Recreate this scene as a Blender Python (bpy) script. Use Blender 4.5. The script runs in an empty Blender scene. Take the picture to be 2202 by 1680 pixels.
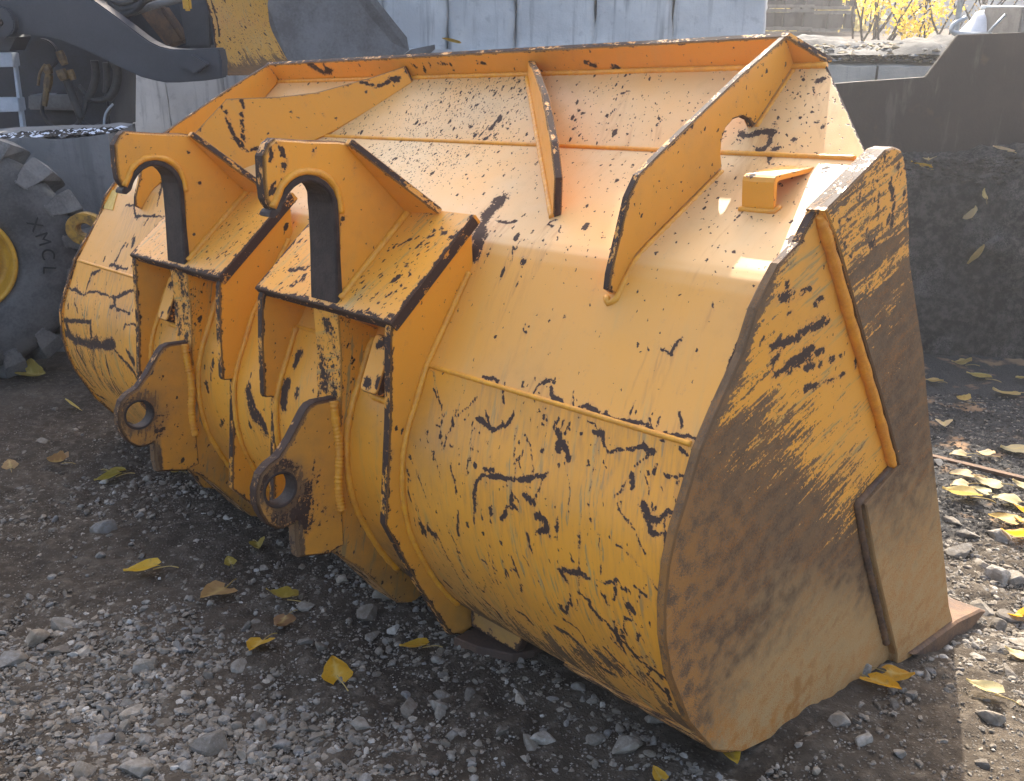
import bpy, math, random
import numpy as np
from mathutils import Matrix, Vector
from mathutils.geometry import delaunay_2d_cdt

random.seed(7); rng = np.random.default_rng(7)
S = bpy.context.scene; COL = S.collection
# ------------------------------------------------------------------ camera
CAM_Z = 1.49; PITCH = math.radians(21.3)
FPX, CX, CY = 2080.0, 1101.0, 840.0            # measured in a 2202 x 1680 frame
cd = bpy.data.cameras.new('camera'); cam = bpy.data.objects.new('camera', cd); COL.objects.link(cam)
cd.sensor_width = 36.0; cd.lens = 36.0*FPX/2202.0; cd.clip_end = 400; cd.clip_start = .05
cam.location = (0, 0, CAM_Z); cam.rotation_euler = (math.pi/2-PITCH, 0, 0)
S.camera = cam
# ------------------------------------------------------------------ light
SUN_EL = math.radians(36.4); SUN_AZ = math.radians(10)      # azimuth to the right of the view direction
W = bpy.data.worlds.new('World'); S.world = W; W.use_nodes = True
wn = W.node_tree; bg = wn.nodes['Background']
sky = wn.nodes.new('ShaderNodeTexSky'); sky.sky_type = 'NISHITA'; sky.sun_disc = False
sky.sun_elevation = SUN_EL; sky.sun_rotation = SUN_AZ; sky.air_density = .9; sky.dust_density = 6.0; sky.ozone_density = .5
wn.links.new(sky.outputs[0], bg.inputs[0]); bg.inputs[1].default_value = 0.15
sd = bpy.data.lights.new('sun', 'SUN'); sd.energy = 3.3; sd.angle = math.radians(.53); sd.color = (1, .93, .82)
sun = bpy.data.objects.new('sun', sd); COL.objects.link(sun)
sdir = Vector((math.sin(SUN_AZ)*math.cos(SUN_EL), math.cos(SUN_AZ)*math.cos(SUN_EL), math.sin(SUN_EL)))
sun.rotation_euler = sdir.to_track_quat('Z', 'Y').to_euler(); sun.location = sdir*30
S.view_settings.view_transform = 'Standard'; S.view_settings.look = 'None'
S.view_settings.gamma = 1; S.view_settings.exposure = 1.93
S.view_settings.use_curve_mapping = False
S.cycles.use_denoising = True
S.cycles.max_bounces = 7; S.cycles.diffuse_bounces = 4; S.cycles.glossy_bounces = 3
S.cycles.transmission_bounces = 3; S.cycles.transparent_max_bounces = 6
# ------------------------------------------------------------------ frames
BM = Matrix(((.688684, .725062, 0, .458244), (-.722569, .686316, .082852, 1.620184),
             (.060073, -.057059, .996562, CAM_Z-1.439183), (0, 0, 0, 1)))   # bucket frame -> world
BMi = BM.inverted(); BR = np.array(BM.to_3x3()); BO = np.array(BM.translation)
CB = np.array(BMi @ Vector((0, 0, CAM_Z)))
def pdir(x, y):
    u, v = (x-CX)/FPX, (y-CY)/FPX; c, s = math.cos(PITCH), math.sin(PITCH)
    return np.array([u, c-v*s, -(v*c+s)])
def at(x, y, Y):
    d = pdir(x, y); t = Y/d[1]
    return Vector((d[0]*t, Y, CAM_Z+d[2]*t))
def bdir(x, y): return BR.T @ pdir(x, y)
def bplane(q, N, P0):
    d = bdir(*q); N = np.asarray(N, float); t = (N@(np.asarray(P0, float)-CB))/(N@d)
    return CB+d*t, t
def ground_z(x, y):
    x = np.asarray(x, float); y = np.asarray(y, float)
    yc = np.clip(y, -1.0, 5.2); z = -.083*(yc-1.6)-.004
    yb = (x-BO[0])*.725+(y-BO[1])*.686
    xb = (x-BO[0])*.689-(y-BO[1])*.7226
    k = 14.0; sp = np.log1p(np.exp(np.clip(k*(yb-.25), -40, 40)))/k
    z = z-.15*np.minimum(sp, 1.1)*np.clip((y-.6), 0, 1)*1/(1+np.exp(-(xb+4.0)*3))
    z = z+.02*np.exp(-(((x+.75)/.45)**2+((y-1.28)/.35)**2))          # heap of gravel on the left
    return z
def at_ground(px, py):
    d = pdir(px, py); t = CAM_Z/-d[2]
    for _ in range(30):
        z = float(ground_z(d[0]*t, d[1]*t)); t = t*.3+.7*(CAM_Z-z)/-d[2]
    return Vector((d[0]*t, d[1]*t, CAM_Z+d[2]*t))
# ------------------------------------------------------------------ scene-graph helpers
def tag(o, label=None, cat=None, group=None, kind=None):
    if label: o['label'] = label
    if cat: o['category'] = cat
    if group: o['group'] = group
    if kind: o['kind'] = kind
    return o
def empty(name, label, cat, loc=(0, 0, 0), group=None):
    o = bpy.data.objects.new(name, None); COL.objects.link(o); o.location = loc; o.empty_display_size = .1
    return tag(o, label, cat, group)
def link(name, me, mat=None, parent=None, local=True):
    o = bpy.data.objects.new(name, me); COL.objects.link(o)
    if mat and not me.materials: me.materials.append(mat)
    if parent:
        o.parent = parent
        if not local: o.matrix_parent_inverse = parent.matrix_basis.inverted()
    return o
def mesh_np(name, V, F, smooth=False, attrs=None):
    me = bpy.data.meshes.new(name)
    V = np.asarray(V, np.float32); F = [np.asarray(f, np.int32) for f in (F if isinstance(F, list) else [F])]
    F = [f for f in F if len(f)]
    me.vertices.add(len(V)); me.vertices.foreach_set('co', V.ravel())
    nl = sum(f.size for f in F); nf = sum(len(f) for f in F)
    me.loops.add(nl); me.loops.foreach_set('vertex_index', np.concatenate([f.ravel() for f in F]))
    me.polygons.add(nf)
    tot = np.concatenate([np.full(len(f), f.shape[1], np.int32) for f in F])
    me.polygons.foreach_set('loop_start', np.concatenate([[0], np.cumsum(tot)[:-1]]).astype(np.int32))
    me.polygons.foreach_set('loop_total', tot)
    me.polygons.foreach_set('use_smooth', np.full(nf, smooth))
    for k, a in (attrs or {}).items():
        a = np.asarray(a, np.float32)
        if a.ndim == 2:
            at_ = me.attributes.new(k, 'FLOAT_VECTOR', 'POINT'); at_.data.foreach_set('vector', a.ravel())
        else:
            at_ = me.attributes.new(k, 'FLOAT', 'POINT'); at_.data.foreach_set('value', a)
    me.update(); me.validate()
    return me
class MB:
    """collects boxes, tubes and prisms into one mesh"""
    def __init__(s): s.v = []; s.f = []
    def add(s, V, F):
        b = len(s.v); s.v += [tuple(map(float, p)) for p in V]; s.f += [tuple(i+b for i in f) for f in F]; return s
    def box(s, c, size, R=None):
        c = Vector(c); P = []
        for i in (-1, 1):
            for j in (-1, 1):
                for k in (-1, 1):
                    p = Vector((i*size[0]/2, j*size[1]/2, k*size[2]/2)); P.append(c+(R @ p if R else p))
        return s.add(P, [(0, 1, 3, 2), (4, 6, 7, 5), (0, 4, 5, 1), (2, 3, 7, 6), (0, 2, 6, 4), (1, 5, 7, 3)])
    def prism(s, pts, vec):
        n = len(pts); vec = Vector(vec); A = [Vector(p) for p in pts]; B = [p+vec for p in A]
        return s.add(A+B, [tuple(range(n))[::-1], tuple(range(n, 2*n))]+[(i, (i+1) % n, n+(i+1) % n, n+i) for i in range(n)])
    def tube(s, pts, r, n=10, ripple=0, caps=True):
        P = [Vector(p) for p in pts]; rr = r if hasattr(r, '__len__') else [r]*len(P)
        V = []; up = None
        for i, p in enumerate(P):
            t = (P[min(i+1, len(P)-1)]-P[max(i-1, 0)])
            t = t.normalized() if t.length > 1e-9 else Vector((0, 0, 1))
            if up is None: up = t.orthogonal().normalized()
            up = up-t*up.dot(t)
            up = up.normalized() if up.length > 1e-6 else t.orthogonal().normalized()
            b = t.cross(up)
            q = rr[i]*(1+ripple*math.sin(i*2.1)+(random.uniform(-ripple, ripple) if ripple else 0))
            for k in range(n):
                a = 2*math.pi*k/n; V.append(p+up*math.cos(a)*q+b*math.sin(a)*q)
        F = [(i*n+k, i*n+(k+1) % n, (i+1)*n+(k+1) % n, (i+1)*n+k) for i in range(len(P)-1) for k in range(n)]
        if caps: F += [tuple(range(n))[::-1], tuple((len(P)-1)*n+k for k in range(n))]
        return s.add(V, F)
    def mesh(s, name, smooth=False, bevel=0):
        me = bpy.data.meshes.new(name); me.from_pydata(s.v, [], s.f); me.update()
        if bevel:
            import bmesh
            bm = bmesh.new(); bm.from_mesh(me); bmesh.ops.recalc_face_normals(bm, faces=bm.faces)
            es = [e for e in bm.edges if len(e.link_faces) == 2 and e.calc_face_angle(0) > .5]
            bmesh.ops.bevel(bm, geom=es, offset=bevel, segments=2, affect='EDGES', clamp_overlap=True)
            bm.to_mesh(me); bm.free()
        for p in me.polygons: p.use_smooth = smooth
        return me
    def build(s, name, mat, parent=None, smooth=False, bevel=0):
        return link(name, s.mesh(name, smooth, bevel), mat, parent)
def catmull(P, n=8):
    P = [Vector(p) for p in P]; out = []
    for i in range(len(P)-1):
        a, b, c, d = P[max(i-1, 0)], P[i], P[i+1], P[min(i+2, len(P)-1)]
        for k in range(n):
            t = k/n
            out.append(.5*((2*b)+(c-a)*t+(2*a-5*b+4*c-d)*t*t+(-a+3*b-3*c+d)*t**3))
    return out+[P[-1]]
# ------------------------------------------------------------------ materials
class NT:
    def __init__(s, name):
        s.m = bpy.data.materials.new(name); s.m.use_nodes = True; s.t = s.m.node_tree
        s.b = s.t.nodes['Principled BSDF']; s.out = s.t.nodes['Material Output']
    def n(s, typ, **k):
        nd = s.t.nodes.new(typ)
        for a, v in k.items(): setattr(nd, a, v)
        return nd
    def put(s, sock, v):
        if hasattr(v, 'is_output'): s.t.links.new(v, sock)
        else:
            if hasattr(sock.default_value, '__len__') and not hasattr(v, '__len__'): v = (v, v, v)
            if hasattr(v, '__len__') and len(sock.default_value) == 4 and len(v) == 3: v = tuple(v)+(1,)
            sock.default_value = v
    def math(s, op, a, b=0.0, c=None, clamp=False):
        nd = s.n('ShaderNodeMath', operation=op, use_clamp=clamp); s.put(nd.inputs[0], a); s.put(nd.inputs[1], b)
        if c is not None: s.put(nd.inputs[2], c)
        return nd.outputs[0]
    def vmul(s, a, b):
        nd = s.n('ShaderNodeVectorMath', operation='MULTIPLY'); s.put(nd.inputs[0], a); s.put(nd.inputs[1], b); return nd.outputs[0]
    def vadd(s, a, b):
        nd = s.n('ShaderNodeVectorMath', operation='ADD'); s.put(nd.inputs[0], a); s.put(nd.inputs[1], b); return nd.outputs[0]
    def rot(s, v, ang):
        nd = s.n('ShaderNodeVectorRotate', rotation_type='Z_AXIS'); s.put(nd.inputs['Vector'], v); nd.inputs['Angle'].default_value = ang; return nd.outputs[0]
    def attr(s, name, vec=False):
        nd = s.n('ShaderNodeAttribute', attribute_name=name); return nd.outputs['Vector' if vec else 'Fac']
    def obj(s): return s.n('ShaderNodeTexCoord').outputs['Object']
    def noise(s, v, scale, detail=4, rough=.55, color=False, dist=0):
        nd = s.n('ShaderNodeTexNoise'); s.put(nd.inputs['Vector'], v); nd.inputs['Scale'].default_value = scale
        nd.inputs['Detail'].default_value = detail; nd.inputs['Roughness'].default_value = rough; nd.inputs['Distortion'].default_value = dist
        return nd.outputs['Color' if color else 'Fac']
    def voro(s, v, scale, feature='F1', rnd=1):
        nd = s.n('ShaderNodeTexVoronoi', feature=feature); s.put(nd.inputs['Vector'], v); nd.inputs['Scale'].default_value = scale
        nd.inputs['Randomness'].default_value = rnd
        return nd
    def step(s, x, lo, hi):
        nd = s.n('ShaderNodeMapRange', interpolation_type='SMOOTHSTEP'); s.put(nd.inputs[0], x)
        nd.inputs[1].default_value = lo; nd.inputs[2].default_value = hi; return nd.outputs[0]
    def mix(s, f, a, b):
        nd = s.n('ShaderNodeMix', data_type='RGBA'); s.put(nd.inputs[0], f); s.put(nd.inputs[6], a); s.put(nd.inputs[7], b); return nd.outputs[2]
    def mixf(s, f, a, b):
        nd = s.n('ShaderNodeMix', data_type='FLOAT'); s.put(nd.inputs[0], f); s.put(nd.inputs[2], a); s.put(nd.inputs[3], b); return nd.outputs[0]
    def bump(s, h, dist, strength=1.0, prev=None):
        nd = s.n('ShaderNodeBump'); s.put(nd.inputs['Height'], h); nd.inputs['Distance'].default_value = dist
        nd.inputs['Strength'].default_value = strength
        if prev is not None: s.t.links.new(prev, nd.inputs['Normal'])
        return nd.outputs[0]
    def set(s, **k):
        for a, v in k.items(): s.put(s.b.inputs[a.replace('_', ' ')], v)
        return s.m
PAINT = (.83, .338, .020); CHIP = (.042, .026, .021)
def paint_mat(name, base=PAINT, streak=None, gloss=.36):
    t = NT(name); pc = t.attr('pc', True)
    wear, mark, rust, spk, dirt, scr = [t.attr(k) for k in ('wear', 'mark', 'rust', 'spk', 'dirt', 'scr')]
    nbig = t.noise(pc, 2.3, 3); nmed = t.noise(pc, 26, 4); nfin = t.noise(pc, 130, 5, .65); nvf = t.noise(pc, 420, 3, .6)
    st = t.vmul(t.rot(pc, .22) if streak is None else t.rot(pc, streak), (1, .13, 1) if streak is None else (.14, 1, 1))
    nst = t.noise(st, 110, 5, .6); nst2 = t.noise(st, 34, 4, .6)
    c = lambda x: t.math('SUBTRACT', x, .5)
    e = t.math('ADD', t.math('MULTIPLY_ADD', c(nfin), .9, wear), t.math('MULTIPLY', c(nmed), 1.25))
    chip_e = t.step(e, .60, .65)
    m = t.math('ADD', t.math('MULTIPLY_ADD', c(nfin), 1.45, mark), t.math('MULTIPLY_ADD', c(nst), .85, t.math('MULTIPLY', c(nmed), .95)))
    chip_m = t.step(m, .46, .53)
    dis = t.vadd(pc, t.vmul(t.noise(pc, 95, 3, .6, color=True), (.016, .016, .016)))
    ani = t.vmul(t.rot(dis, .42), (1.0, .5, 1.0))
    spots = None
    for sc, kk, rmax in ((34, .5, .34), (78, .8, .36), (165, .9, .4)):
        v = t.voro(ani, sc); sep = t.n('ShaderNodeSeparateColor'); t.t.links.new(v.outputs['Color'], sep.inputs[0])
        r = t.math('MULTIPLY', t.math('LESS_THAN', sep.outputs[0], t.math('MULTIPLY', spk, kk)), t.math('MULTIPLY_ADD', sep.outputs[1], rmax*.75, rmax*.25))
        d = t.math('SUBTRACT', r, v.outputs['Distance']); s_ = t.step(d, 0.0, .05)
        spots = s_ if spots is None else t.math('MAXIMUM', spots, s_)
    chip = t.math('MAXIMUM', t.math('MAXIMUM', chip_e, chip_m), spots)
    # colours
    pcx = t.mix(t.step(nbig, .3, .75), base, tuple(np.array(base)*(.90, .93, 1.6)))
    pcx = t.mix(t.math('MULTIPLY', t.step(nst2, .52, .8), t.math('ADD', .14, t.math('MULTIPLY', scr, .85))), pcx, (.42, .31, .11))
    scrat = t.math('MULTIPLY', t.step(t.math('MULTIPLY_ADD', c(nst2), .6, nst), .585, .66), t.math('MULTIPLY', scr, .9, clamp=True))
    pcx = t.mix(scrat, pcx, (.33, .23, .085))
    halo = t.math('MAXIMUM', t.step(m, .16, .45), t.step(e, .38, .62))
    pcx = t.mix(t.math('MULTIPLY', halo, .5), pcx, (.62, .25, .05))
    dd = t.math('MULTIPLY', dirt, t.math('MULTIPLY_ADD', nmed, 1.2, .3), clamp=True)
    pcx = t.mix(dd, pcx, (.20, .115, .05))
    dust = t.math('MULTIPLY', t.step(nvf, .45, .75), .10); pcx = t.mix(dust, pcx, (.55, .40, .2))
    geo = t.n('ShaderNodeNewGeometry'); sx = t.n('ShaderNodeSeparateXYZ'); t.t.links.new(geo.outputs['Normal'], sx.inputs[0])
    upf = t.math('MULTIPLY', t.step(sx.outputs[2], .45, .92), t.math('ADD', .12, t.attr('dusty')))  # upward faces, weighted for the painted sky glare
    glarem = t.math('MULTIPLY', upf, t.math('MULTIPLY_ADD', t.step(nbig, .3, .7), .26, .36))
    pcx = t.mix(glarem, pcx, (.62, .50, .29))  # pale colour paints the sky glare onto the upper plates
    pcx = t.mix(t.math('MULTIPLY', t.math('MULTIPLY', t.attr('run'), t.step(nst, .40, .62)), .55, clamp=True), pcx, (.45, .19, .05))
    grime = t.math('MULTIPLY', t.step(t.math('MULTIPLY_ADD', c(nmed), .6, nbig), .52, .78), .20)
    pcx = t.mix(grime, pcx, (.48, .24, .05))
    chipc = t.mix(nfin, CHIP, (.085, .05, .034))
    col = t.mix(chip, pcx, chipc)
    # bare / rusty steel
    nr = t.noise(st, 20, 5, .65)
    rz = t.math('ADD', t.math('MULTIPLY_ADD', c(nst), 1.2, rust), t.math('ADD', t.math('MULTIPLY_ADD', c(nr), 1.5, t.math('MULTIPLY', c(nfin), .9)), t.math('MULTIPLY', c(nbig), .5)))
    rmask = t.step(rz, .50, .56)
    steel = t.mix(t.step(t.math('ADD', t.math('ADD', t.math('MULTIPLY', nmed, .34), t.math('MULTIPLY', nfin, .40)), t.math('MULTIPLY_ADD', nst2, .15, t.math('MULTIPLY', nbig, .16))), .40, .64), (.105, .064, .036), (.185, .118, .066))
    tan = t.step(t.math('ADD', rust, t.math('ADD', t.math('MULTIPLY', c(nmed), .5), t.math('MULTIPLY', c(nbig), .6))), 1.02, 1.55)
    steel = t.mix(tan, steel, (.40, .255, .112))
    steel = t.mix(t.math('MULTIPLY', t.attr('orange'), t.step(t.math('ADD', nvf, c(nmed)), .38, .62)), steel, (.40, .175, .045))
    spec = t.step(t.math('ADD', nvf, t.math('MULTIPLY', c(nst2), .5)), .52, .66)
    steel = t.mix(t.math('MULTIPLY', spec, .7), steel, (.33, .125, .022))
    steel = t.mix(t.math('MULTIPLY', t.step(t.math('ADD', nbig, t.math('MULTIPLY', c(nmed), .9)), .52, .7), .35), steel, (.20, .10, .036))
    steel = t.mix(t.math('MULTIPLY', t.step(nst, .63, .72), .35), steel, (.33, .25, .17))
    col = t.mix(rmask, col, steel)
    anyc = t.math('MAXIMUM', chip, rmask)
    rough = t.mixf(anyc, t.math('MULTIPLY_ADD', nmed, .18, gloss), .68)
    h = t.math('SUBTRACT', t.math('MULTIPLY', nvf, t.mixf(rmask, .25, .9)), t.math('ADD', t.math('MULTIPLY', anyc, .8), t.math('MULTIPLY', t.math('MULTIPLY', rmask, nfin), -.9)))
    nb = t.bump(nbig, .02, .35); nb = t.bump(h, .0011, .8, nb)
    return t.set(Base_Color=col, Roughness=rough, Normal=nb, Specular_IOR_Level=t.mixf(anyc, .42, .14), Sheen_Weight=t.mixf(anyc, .03, .0), Sheen_Roughness=.45, Sheen_Tint=(1, .93, .82))
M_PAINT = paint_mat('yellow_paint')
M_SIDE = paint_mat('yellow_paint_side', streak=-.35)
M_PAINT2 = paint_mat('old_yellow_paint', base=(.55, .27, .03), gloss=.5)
def simple(name, col, rough=.7, col2=None, scale=8, bumpd=0, bscale=60, coord='obj', metallic=0, spec=.4):
    t = NT(name); v = t.obj()
    n1 = t.noise(v, scale, 5, .6); n2 = t.noise(v, bscale, 5, .65)
    c2 = col2 or tuple(np.array(col)*.6)
    f = t.step(t.math('ADD', t.math('MULTIPLY', n1, .65), t.math('MULTIPLY', n2, .35)), .36, .64)
    kw = dict(Base_Color=t.mix(f, c2, col), Roughness=rough, Metallic=metallic, Specular_IOR_Level=spec)
    if bumpd: kw['Normal'] = t.bump(n2, bumpd)
    return t.set(**kw)
M_STEEL = simple('worn_dark_steel', (.066, .046, .037), .6, (.034, .024, .020), 22, .0015, 150, spec=.2)
M_WELD = simple('painted_weld', (.80, .36, .03), .42, (.66, .27, .03), 30, .0012, 160)
M_WELDO = simple('fresh_orange_weld', (.82, .32, .022), .45, (.66, .23, .02), 30, .0015, 160)
M_RUST = simple('rusty_steel', (.17, .09, .042), .8, (.075, .045, .03), 14, .002, 110)
M_BELLY = simple('dirty_belly_steel', (.105, .058, .034), .8, (.06, .038, .027), 9, .0015, 110)
M_CONC = None
def conc_mat(name, c1, c2, c3, stain=.5):
    t = NT(name); v = t.obj(); oi = t.n('ShaderNodeObjectInfo').outputs['Random']
    v2 = t.vadd(v, t.math('MULTIPLY', oi, 17.0))
    n1 = t.noise(v2, 2.2, 5, .6); n2 = t.noise(v2, 14, 6, .65); n3 = t.noise(v2, 90, 4, .6)
    ns = t.noise(t.vmul(v2, (5, 5, .35)), 3, 4, .6)
    col = t.mix(t.step(n1, .3, .7), c1, c2)
    col = t.mix(t.math('MULTIPLY', t.step(ns, .5, .72), stain), col, c3)
    col = t.mix(t.math('MULTIPLY', t.step(n2, .56, .7), .35), col, c3)
    pit = t.step(t.voro(v2, 55).outputs['Distance'], .0, .16)
    h = t.math('ADD', t.math('MULTIPLY', n2, .8), t.math('MULTIPLY', n3, .3))
    col = t.mix(t.math('MULTIPLY', t.math('SUBTRACT', 1.0, pit), .35), col, (.1, .1, .1))
    return t.set(Base_Color=col, Roughness=.9, Normal=t.bump(h, .012, .8), Specular_IOR_Level=.25)
M_CONC = conc_mat('pale_concrete', (.68, .665, .63), (.50, .495, .48), (.28, .275, .265), .75)
M_CONC_D = conc_mat('grey_concrete', (.23, .225, .215), (.17, .17, .165), (.10, .10, .10))
M_CONC_T = conc_mat('tan_concrete', (.46, .43, .36), (.36, .34, .29), (.22, .21, .19))
def soil_mat():
    t = NT('gravelly_soil'); v = t.n('ShaderNodeNewGeometry').outputs['Position']
    dark = t.attr('dark'); n1 = t.noise(v, 1.6, 4); n2 = t.noise(v, 24, 5, .65); n3 = t.noise(v, 140, 5, .7); n4 = t.noise(v, 420, 3, .6)
    col = t.mix(t.step(n1, .35, .68), (.042, .032, .022), (.080, .062, .044))
    col = t.mix(t.step(n2, .45, .74), col, (.13, .106, .078))
    vo = t.voro(t.vadd(v, t.vmul(t.noise(v, 60, 2, .5, color=True), (.01, .01, .01))), 95)
    peb = t.step(vo.outputs['Distance'], .42, .22)
    sep = t.n('ShaderNodeSeparateColor'); t.t.links.new(vo.outputs['Color'], sep.inputs[0])
    pm = t.math('MULTIPLY', peb, t.step(sep.outputs[0], .45, .6))
    col = t.mix(t.math('MULTIPLY', pm, .6), col, t.mix(sep.outputs[1], (.09, .078, .065), (.24, .215, .18)))
    asph = t.mix(t.step(n3, .42, .62), (.020, .020, .021), (.075, .070, .064))
    asph = t.mix(t.step(t.noise(v, 5.5, 4), .55, .68), asph, (.30, .185, .10))
    col = t.mix(dark, col, asph)
    h = t.math('ADD', t.math('ADD', t.math('MULTIPLY', n2, .9), t.math('MULTIPLY', n3, .55)), t.math('MULTIPLY_ADD', n4, .15, t.math('MULTIPLY', pm, .35)))
    return t.set(Base_Color=col, Roughness=.95, Normal=t.bump(h, .012, .9), Specular_IOR_Level=.2)
M_SOIL = soil_mat()
def stone_mat():
    t = NT('grey_stone'); v = t.n('ShaderNodeNewGeometry').outputs['Position']; ra = t.attr('rnd'); oi = t.n('ShaderNodeObjectInfo').outputs['Random']
    r = t.math('FRACT', t.math('ADD', t.math('MULTIPLY', ra, 7.31), t.math('MULTIPLY', oi, 3.7)))
    ramp = t.n('ShaderNodeValToRGB'); t.t.links.new(r, ramp.inputs[0]); cr = ramp.color_ramp
    cr.elements[0].color = (.15, .132, .112, 1); cr.elements[1].color = (.52, .50, .455, 1)
    for p, c in ((.25, (.25, .22, .18, 1)), (.5, (.31, .28, .235, 1)), (.70, (.22, .212, .20, 1)), (.86, (.35, .295, .225, 1))):
        e = cr.elements.new(p); e.color = c
    n2 = t.noise(v, 60, 5, .65); n3 = t.noise(v, 260, 4, .7)
    col = t.mix(t.step(n2, .35, .7), t.vmul(ramp.outputs[0], (.66, .63, .58)), ramp.outputs[0])
    col = t.mix(t.math('MULTIPLY', t.step(n3, .58, .7), .4), col, (.42, .41, .39))
    col = t.mix(t.math('MULTIPLY', t.step(t.noise(v, 22, 4), .40, .66), .62), col, (.135, .108, .075))
    h = t.math('ADD', n2, t.math('MULTIPLY', n3, .4))
    return t.set(Base_Color=col, Roughness=.88, Normal=t.bump(h, .004, .8), Specular_IOR_Level=.25)
M_STONE = stone_mat()
def leaf_mat():
    t = NT('yellow_leaf'); v = t.attr('pc', True); oi = t.n('ShaderNodeObjectInfo'); rnd = oi.outputs['Random']; oc = oi.outputs['Color']
    n1 = t.noise(t.vadd(v, t.math('MULTIPLY', rnd, 9.0)), 45, 4); n2 = t.noise(v, 200, 3)
    vein = t.attr('vein')
    col = t.mix(t.math('MULTIPLY', t.step(n1, .55, .75), .5), oc, (.33, .20, .045))
    col = t.mix(t.math('MULTIPLY', t.step(n2, .62, .7), .5), col, (.13, .075, .03))
    col = t.mix(t.math('MULTIPLY', vein, .45), col, (.80, .62, .22))
    t.set(Base_Color=col, Roughness=.55, Specular_IOR_Level=.35, Normal=t.bump(t.math('ADD', vein, t.math('MULTIPLY', n2, .3)), .0006, .7))
    tr = t.n('ShaderNodeBsdfTranslucent'); t.put(tr.inputs['Color'], col)
    mx = t.n('ShaderNodeMixShader'); mx.inputs[0].default_value = .45
    t.t.links.new(t.b.outputs[0], mx.inputs[1]); t.t.links.new(tr.outputs[0], mx.inputs[2]); t.t.links.new(mx.outputs[0], t.out.inputs[0])
    return t.m
M_LEAF = leaf_mat()
M_STEM = simple('leaf_stem', (.42, .30, .09), .6, (.28, .19, .06))
M_ARM = simple('dark_grey_machine_paint', (.058, .060, .068), .5, (.045, .046, .052), 4, .0006, 90)
M_BODY = simple('black_blue_machine', (.030, .034, .045), .5, (.016, .018, .022), 5, .001, 60)
M_RUBBER = simple('dusty_black_rubber', (.18, .175, .165), .88, (.085, .083, .078), 5, .0005, 90)
M_HOSE = simple('black_hose', (.022, .022, .024), .55, (.045, .04, .036), 15)
M_BRASS = simple('dirty_brass', (.20, .13, .055), .55, (.08, .055, .035), 25, metallic=.3)
M_ALU = simple('grey_ladder_paint', (.40, .43, .47), .5, (.30, .33, .37), 12)
M_DSTEEL = simple('brown_black_plate', (.046, .030, .022), .8, (.034, .024, .019), 3, .0008, 90, spec=.15)
M_WOODD = simple('dark_wood', (.055, .05, .046), .9, (.03, .028, .026), 9, .002, 70)  # darker wood tone for the spacer blocks
M_WOOD = simple('weathered_wood', (.15, .142, .13), .85, (.09, .085, .08), 9, .002, 70)
def plate_mat():
    t = NT('brown_black_plate'); v = t.n('ShaderNodeNewGeometry').outputs['Position']
    n1 = t.noise(v, 1.6, 4); ns = t.noise(t.vmul(v, (3, 3, .5)), 5, 5, .65); nf = t.noise(v, 60, 4, .6); n2 = t.noise(v, 6, 5, .6)
    col = t.mix(t.step(n1, .35, .65), (.030, .021, .017), (.048, .032, .024))
    col = t.mix(t.math('MULTIPLY', t.step(ns, .56, .72), .45), col, (.105, .088, .074))
    col = t.mix(t.math('MULTIPLY', t.step(n2, .60, .72), .5), col, (.085, .050, .030))
    return t.set(Base_Color=col, Roughness=t.mixf(n2, .55, .85), Normal=t.bump(t.math('ADD', nf, n2), .003, .6), Specular_IOR_Level=.2)
M_DSTEEL = plate_mat()
M_WHITE = simple('white_plastic_sack', (.72, .74, .78), .6, (.55, .57, .62), 5, .004, 14)
M_GALV = simple('galvanised_tube', (.33, .38, .43), .45, (.25, .29, .33), 10, metallic=.4)
M_WALLBG = simple('grey_render_wall', (.52, .515, .50), .9, (.44, .435, .425), 2, .004, 30)
M_BARK = simple('dark_twig_bark', (.06, .05, .042), .9, (.03, .026, .022), 20)
M_GREYSTEEL = simple('grey_worn_steel', (.17, .165, .16), .6, (.10, .092, .085), 4, .0008, 60)
M_RIM = simple('yellow_rim_paint', (.62, .34, .025), .5, (.45, .23, .02), 6, .0006, 80)
M_DARKTAR = None
def tar_mat():
    t = NT('tarry_block'); v = t.n('ShaderNodeNewGeometry').outputs['Position']
    n1 = t.noise(v, 3, 5, .6); n2 = t.noise(v, 22, 6, .7); n3 = t.noise(v, 120, 5, .7)
    col = t.mix(t.step(n2, .40, .66), (.020, .018, .016), (.085, .076, .067))
    col = t.mix(t.math('MULTIPLY', t.step(t.math('ADD', t.math('MULTIPLY', n1, .6), t.math('MULTIPLY', n3, .4)), .52, .66), .5), col, (.27, .245, .215))
    return t.set(Base_Color=col, Roughness=.93, Normal=t.bump(t.math('ADD', n2, t.math('MULTIPLY', n3, .6)), .02, .9), Specular_IOR_Level=.2)
M_TAR = tar_mat()
# ------------------------------------------------------------------ numpy noise for terrain
def vnoise(x, y, s, seed):
    r = np.random.default_rng(seed); T = r.random((128, 128))
    u = x*s+50.3; v = y*s+31.7; i = np.floor(u).astype(int); j = np.floor(v).astype(int); fu = u-i; fv = v-j
    fu = fu*fu*(3-2*fu); fv = fv*fv*(3-2*fv)
    g = lambda a, b: T[a % 128, b % 128]
    return (g(i, j)*(1-fu)+g(i+1, j)*fu)*(1-fv)+(g(i, j+1)*(1-fu)+g(i+1, j+1)*fu)*fv
def gz(x, y):
    return ground_z(x, y)+.035*(vnoise(x, y, 1.7, 1)-.5)+.022*(vnoise(x, y, 5.5, 2)-.5)+.010*(vnoise(x, y, 16, 3)-.5)
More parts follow.
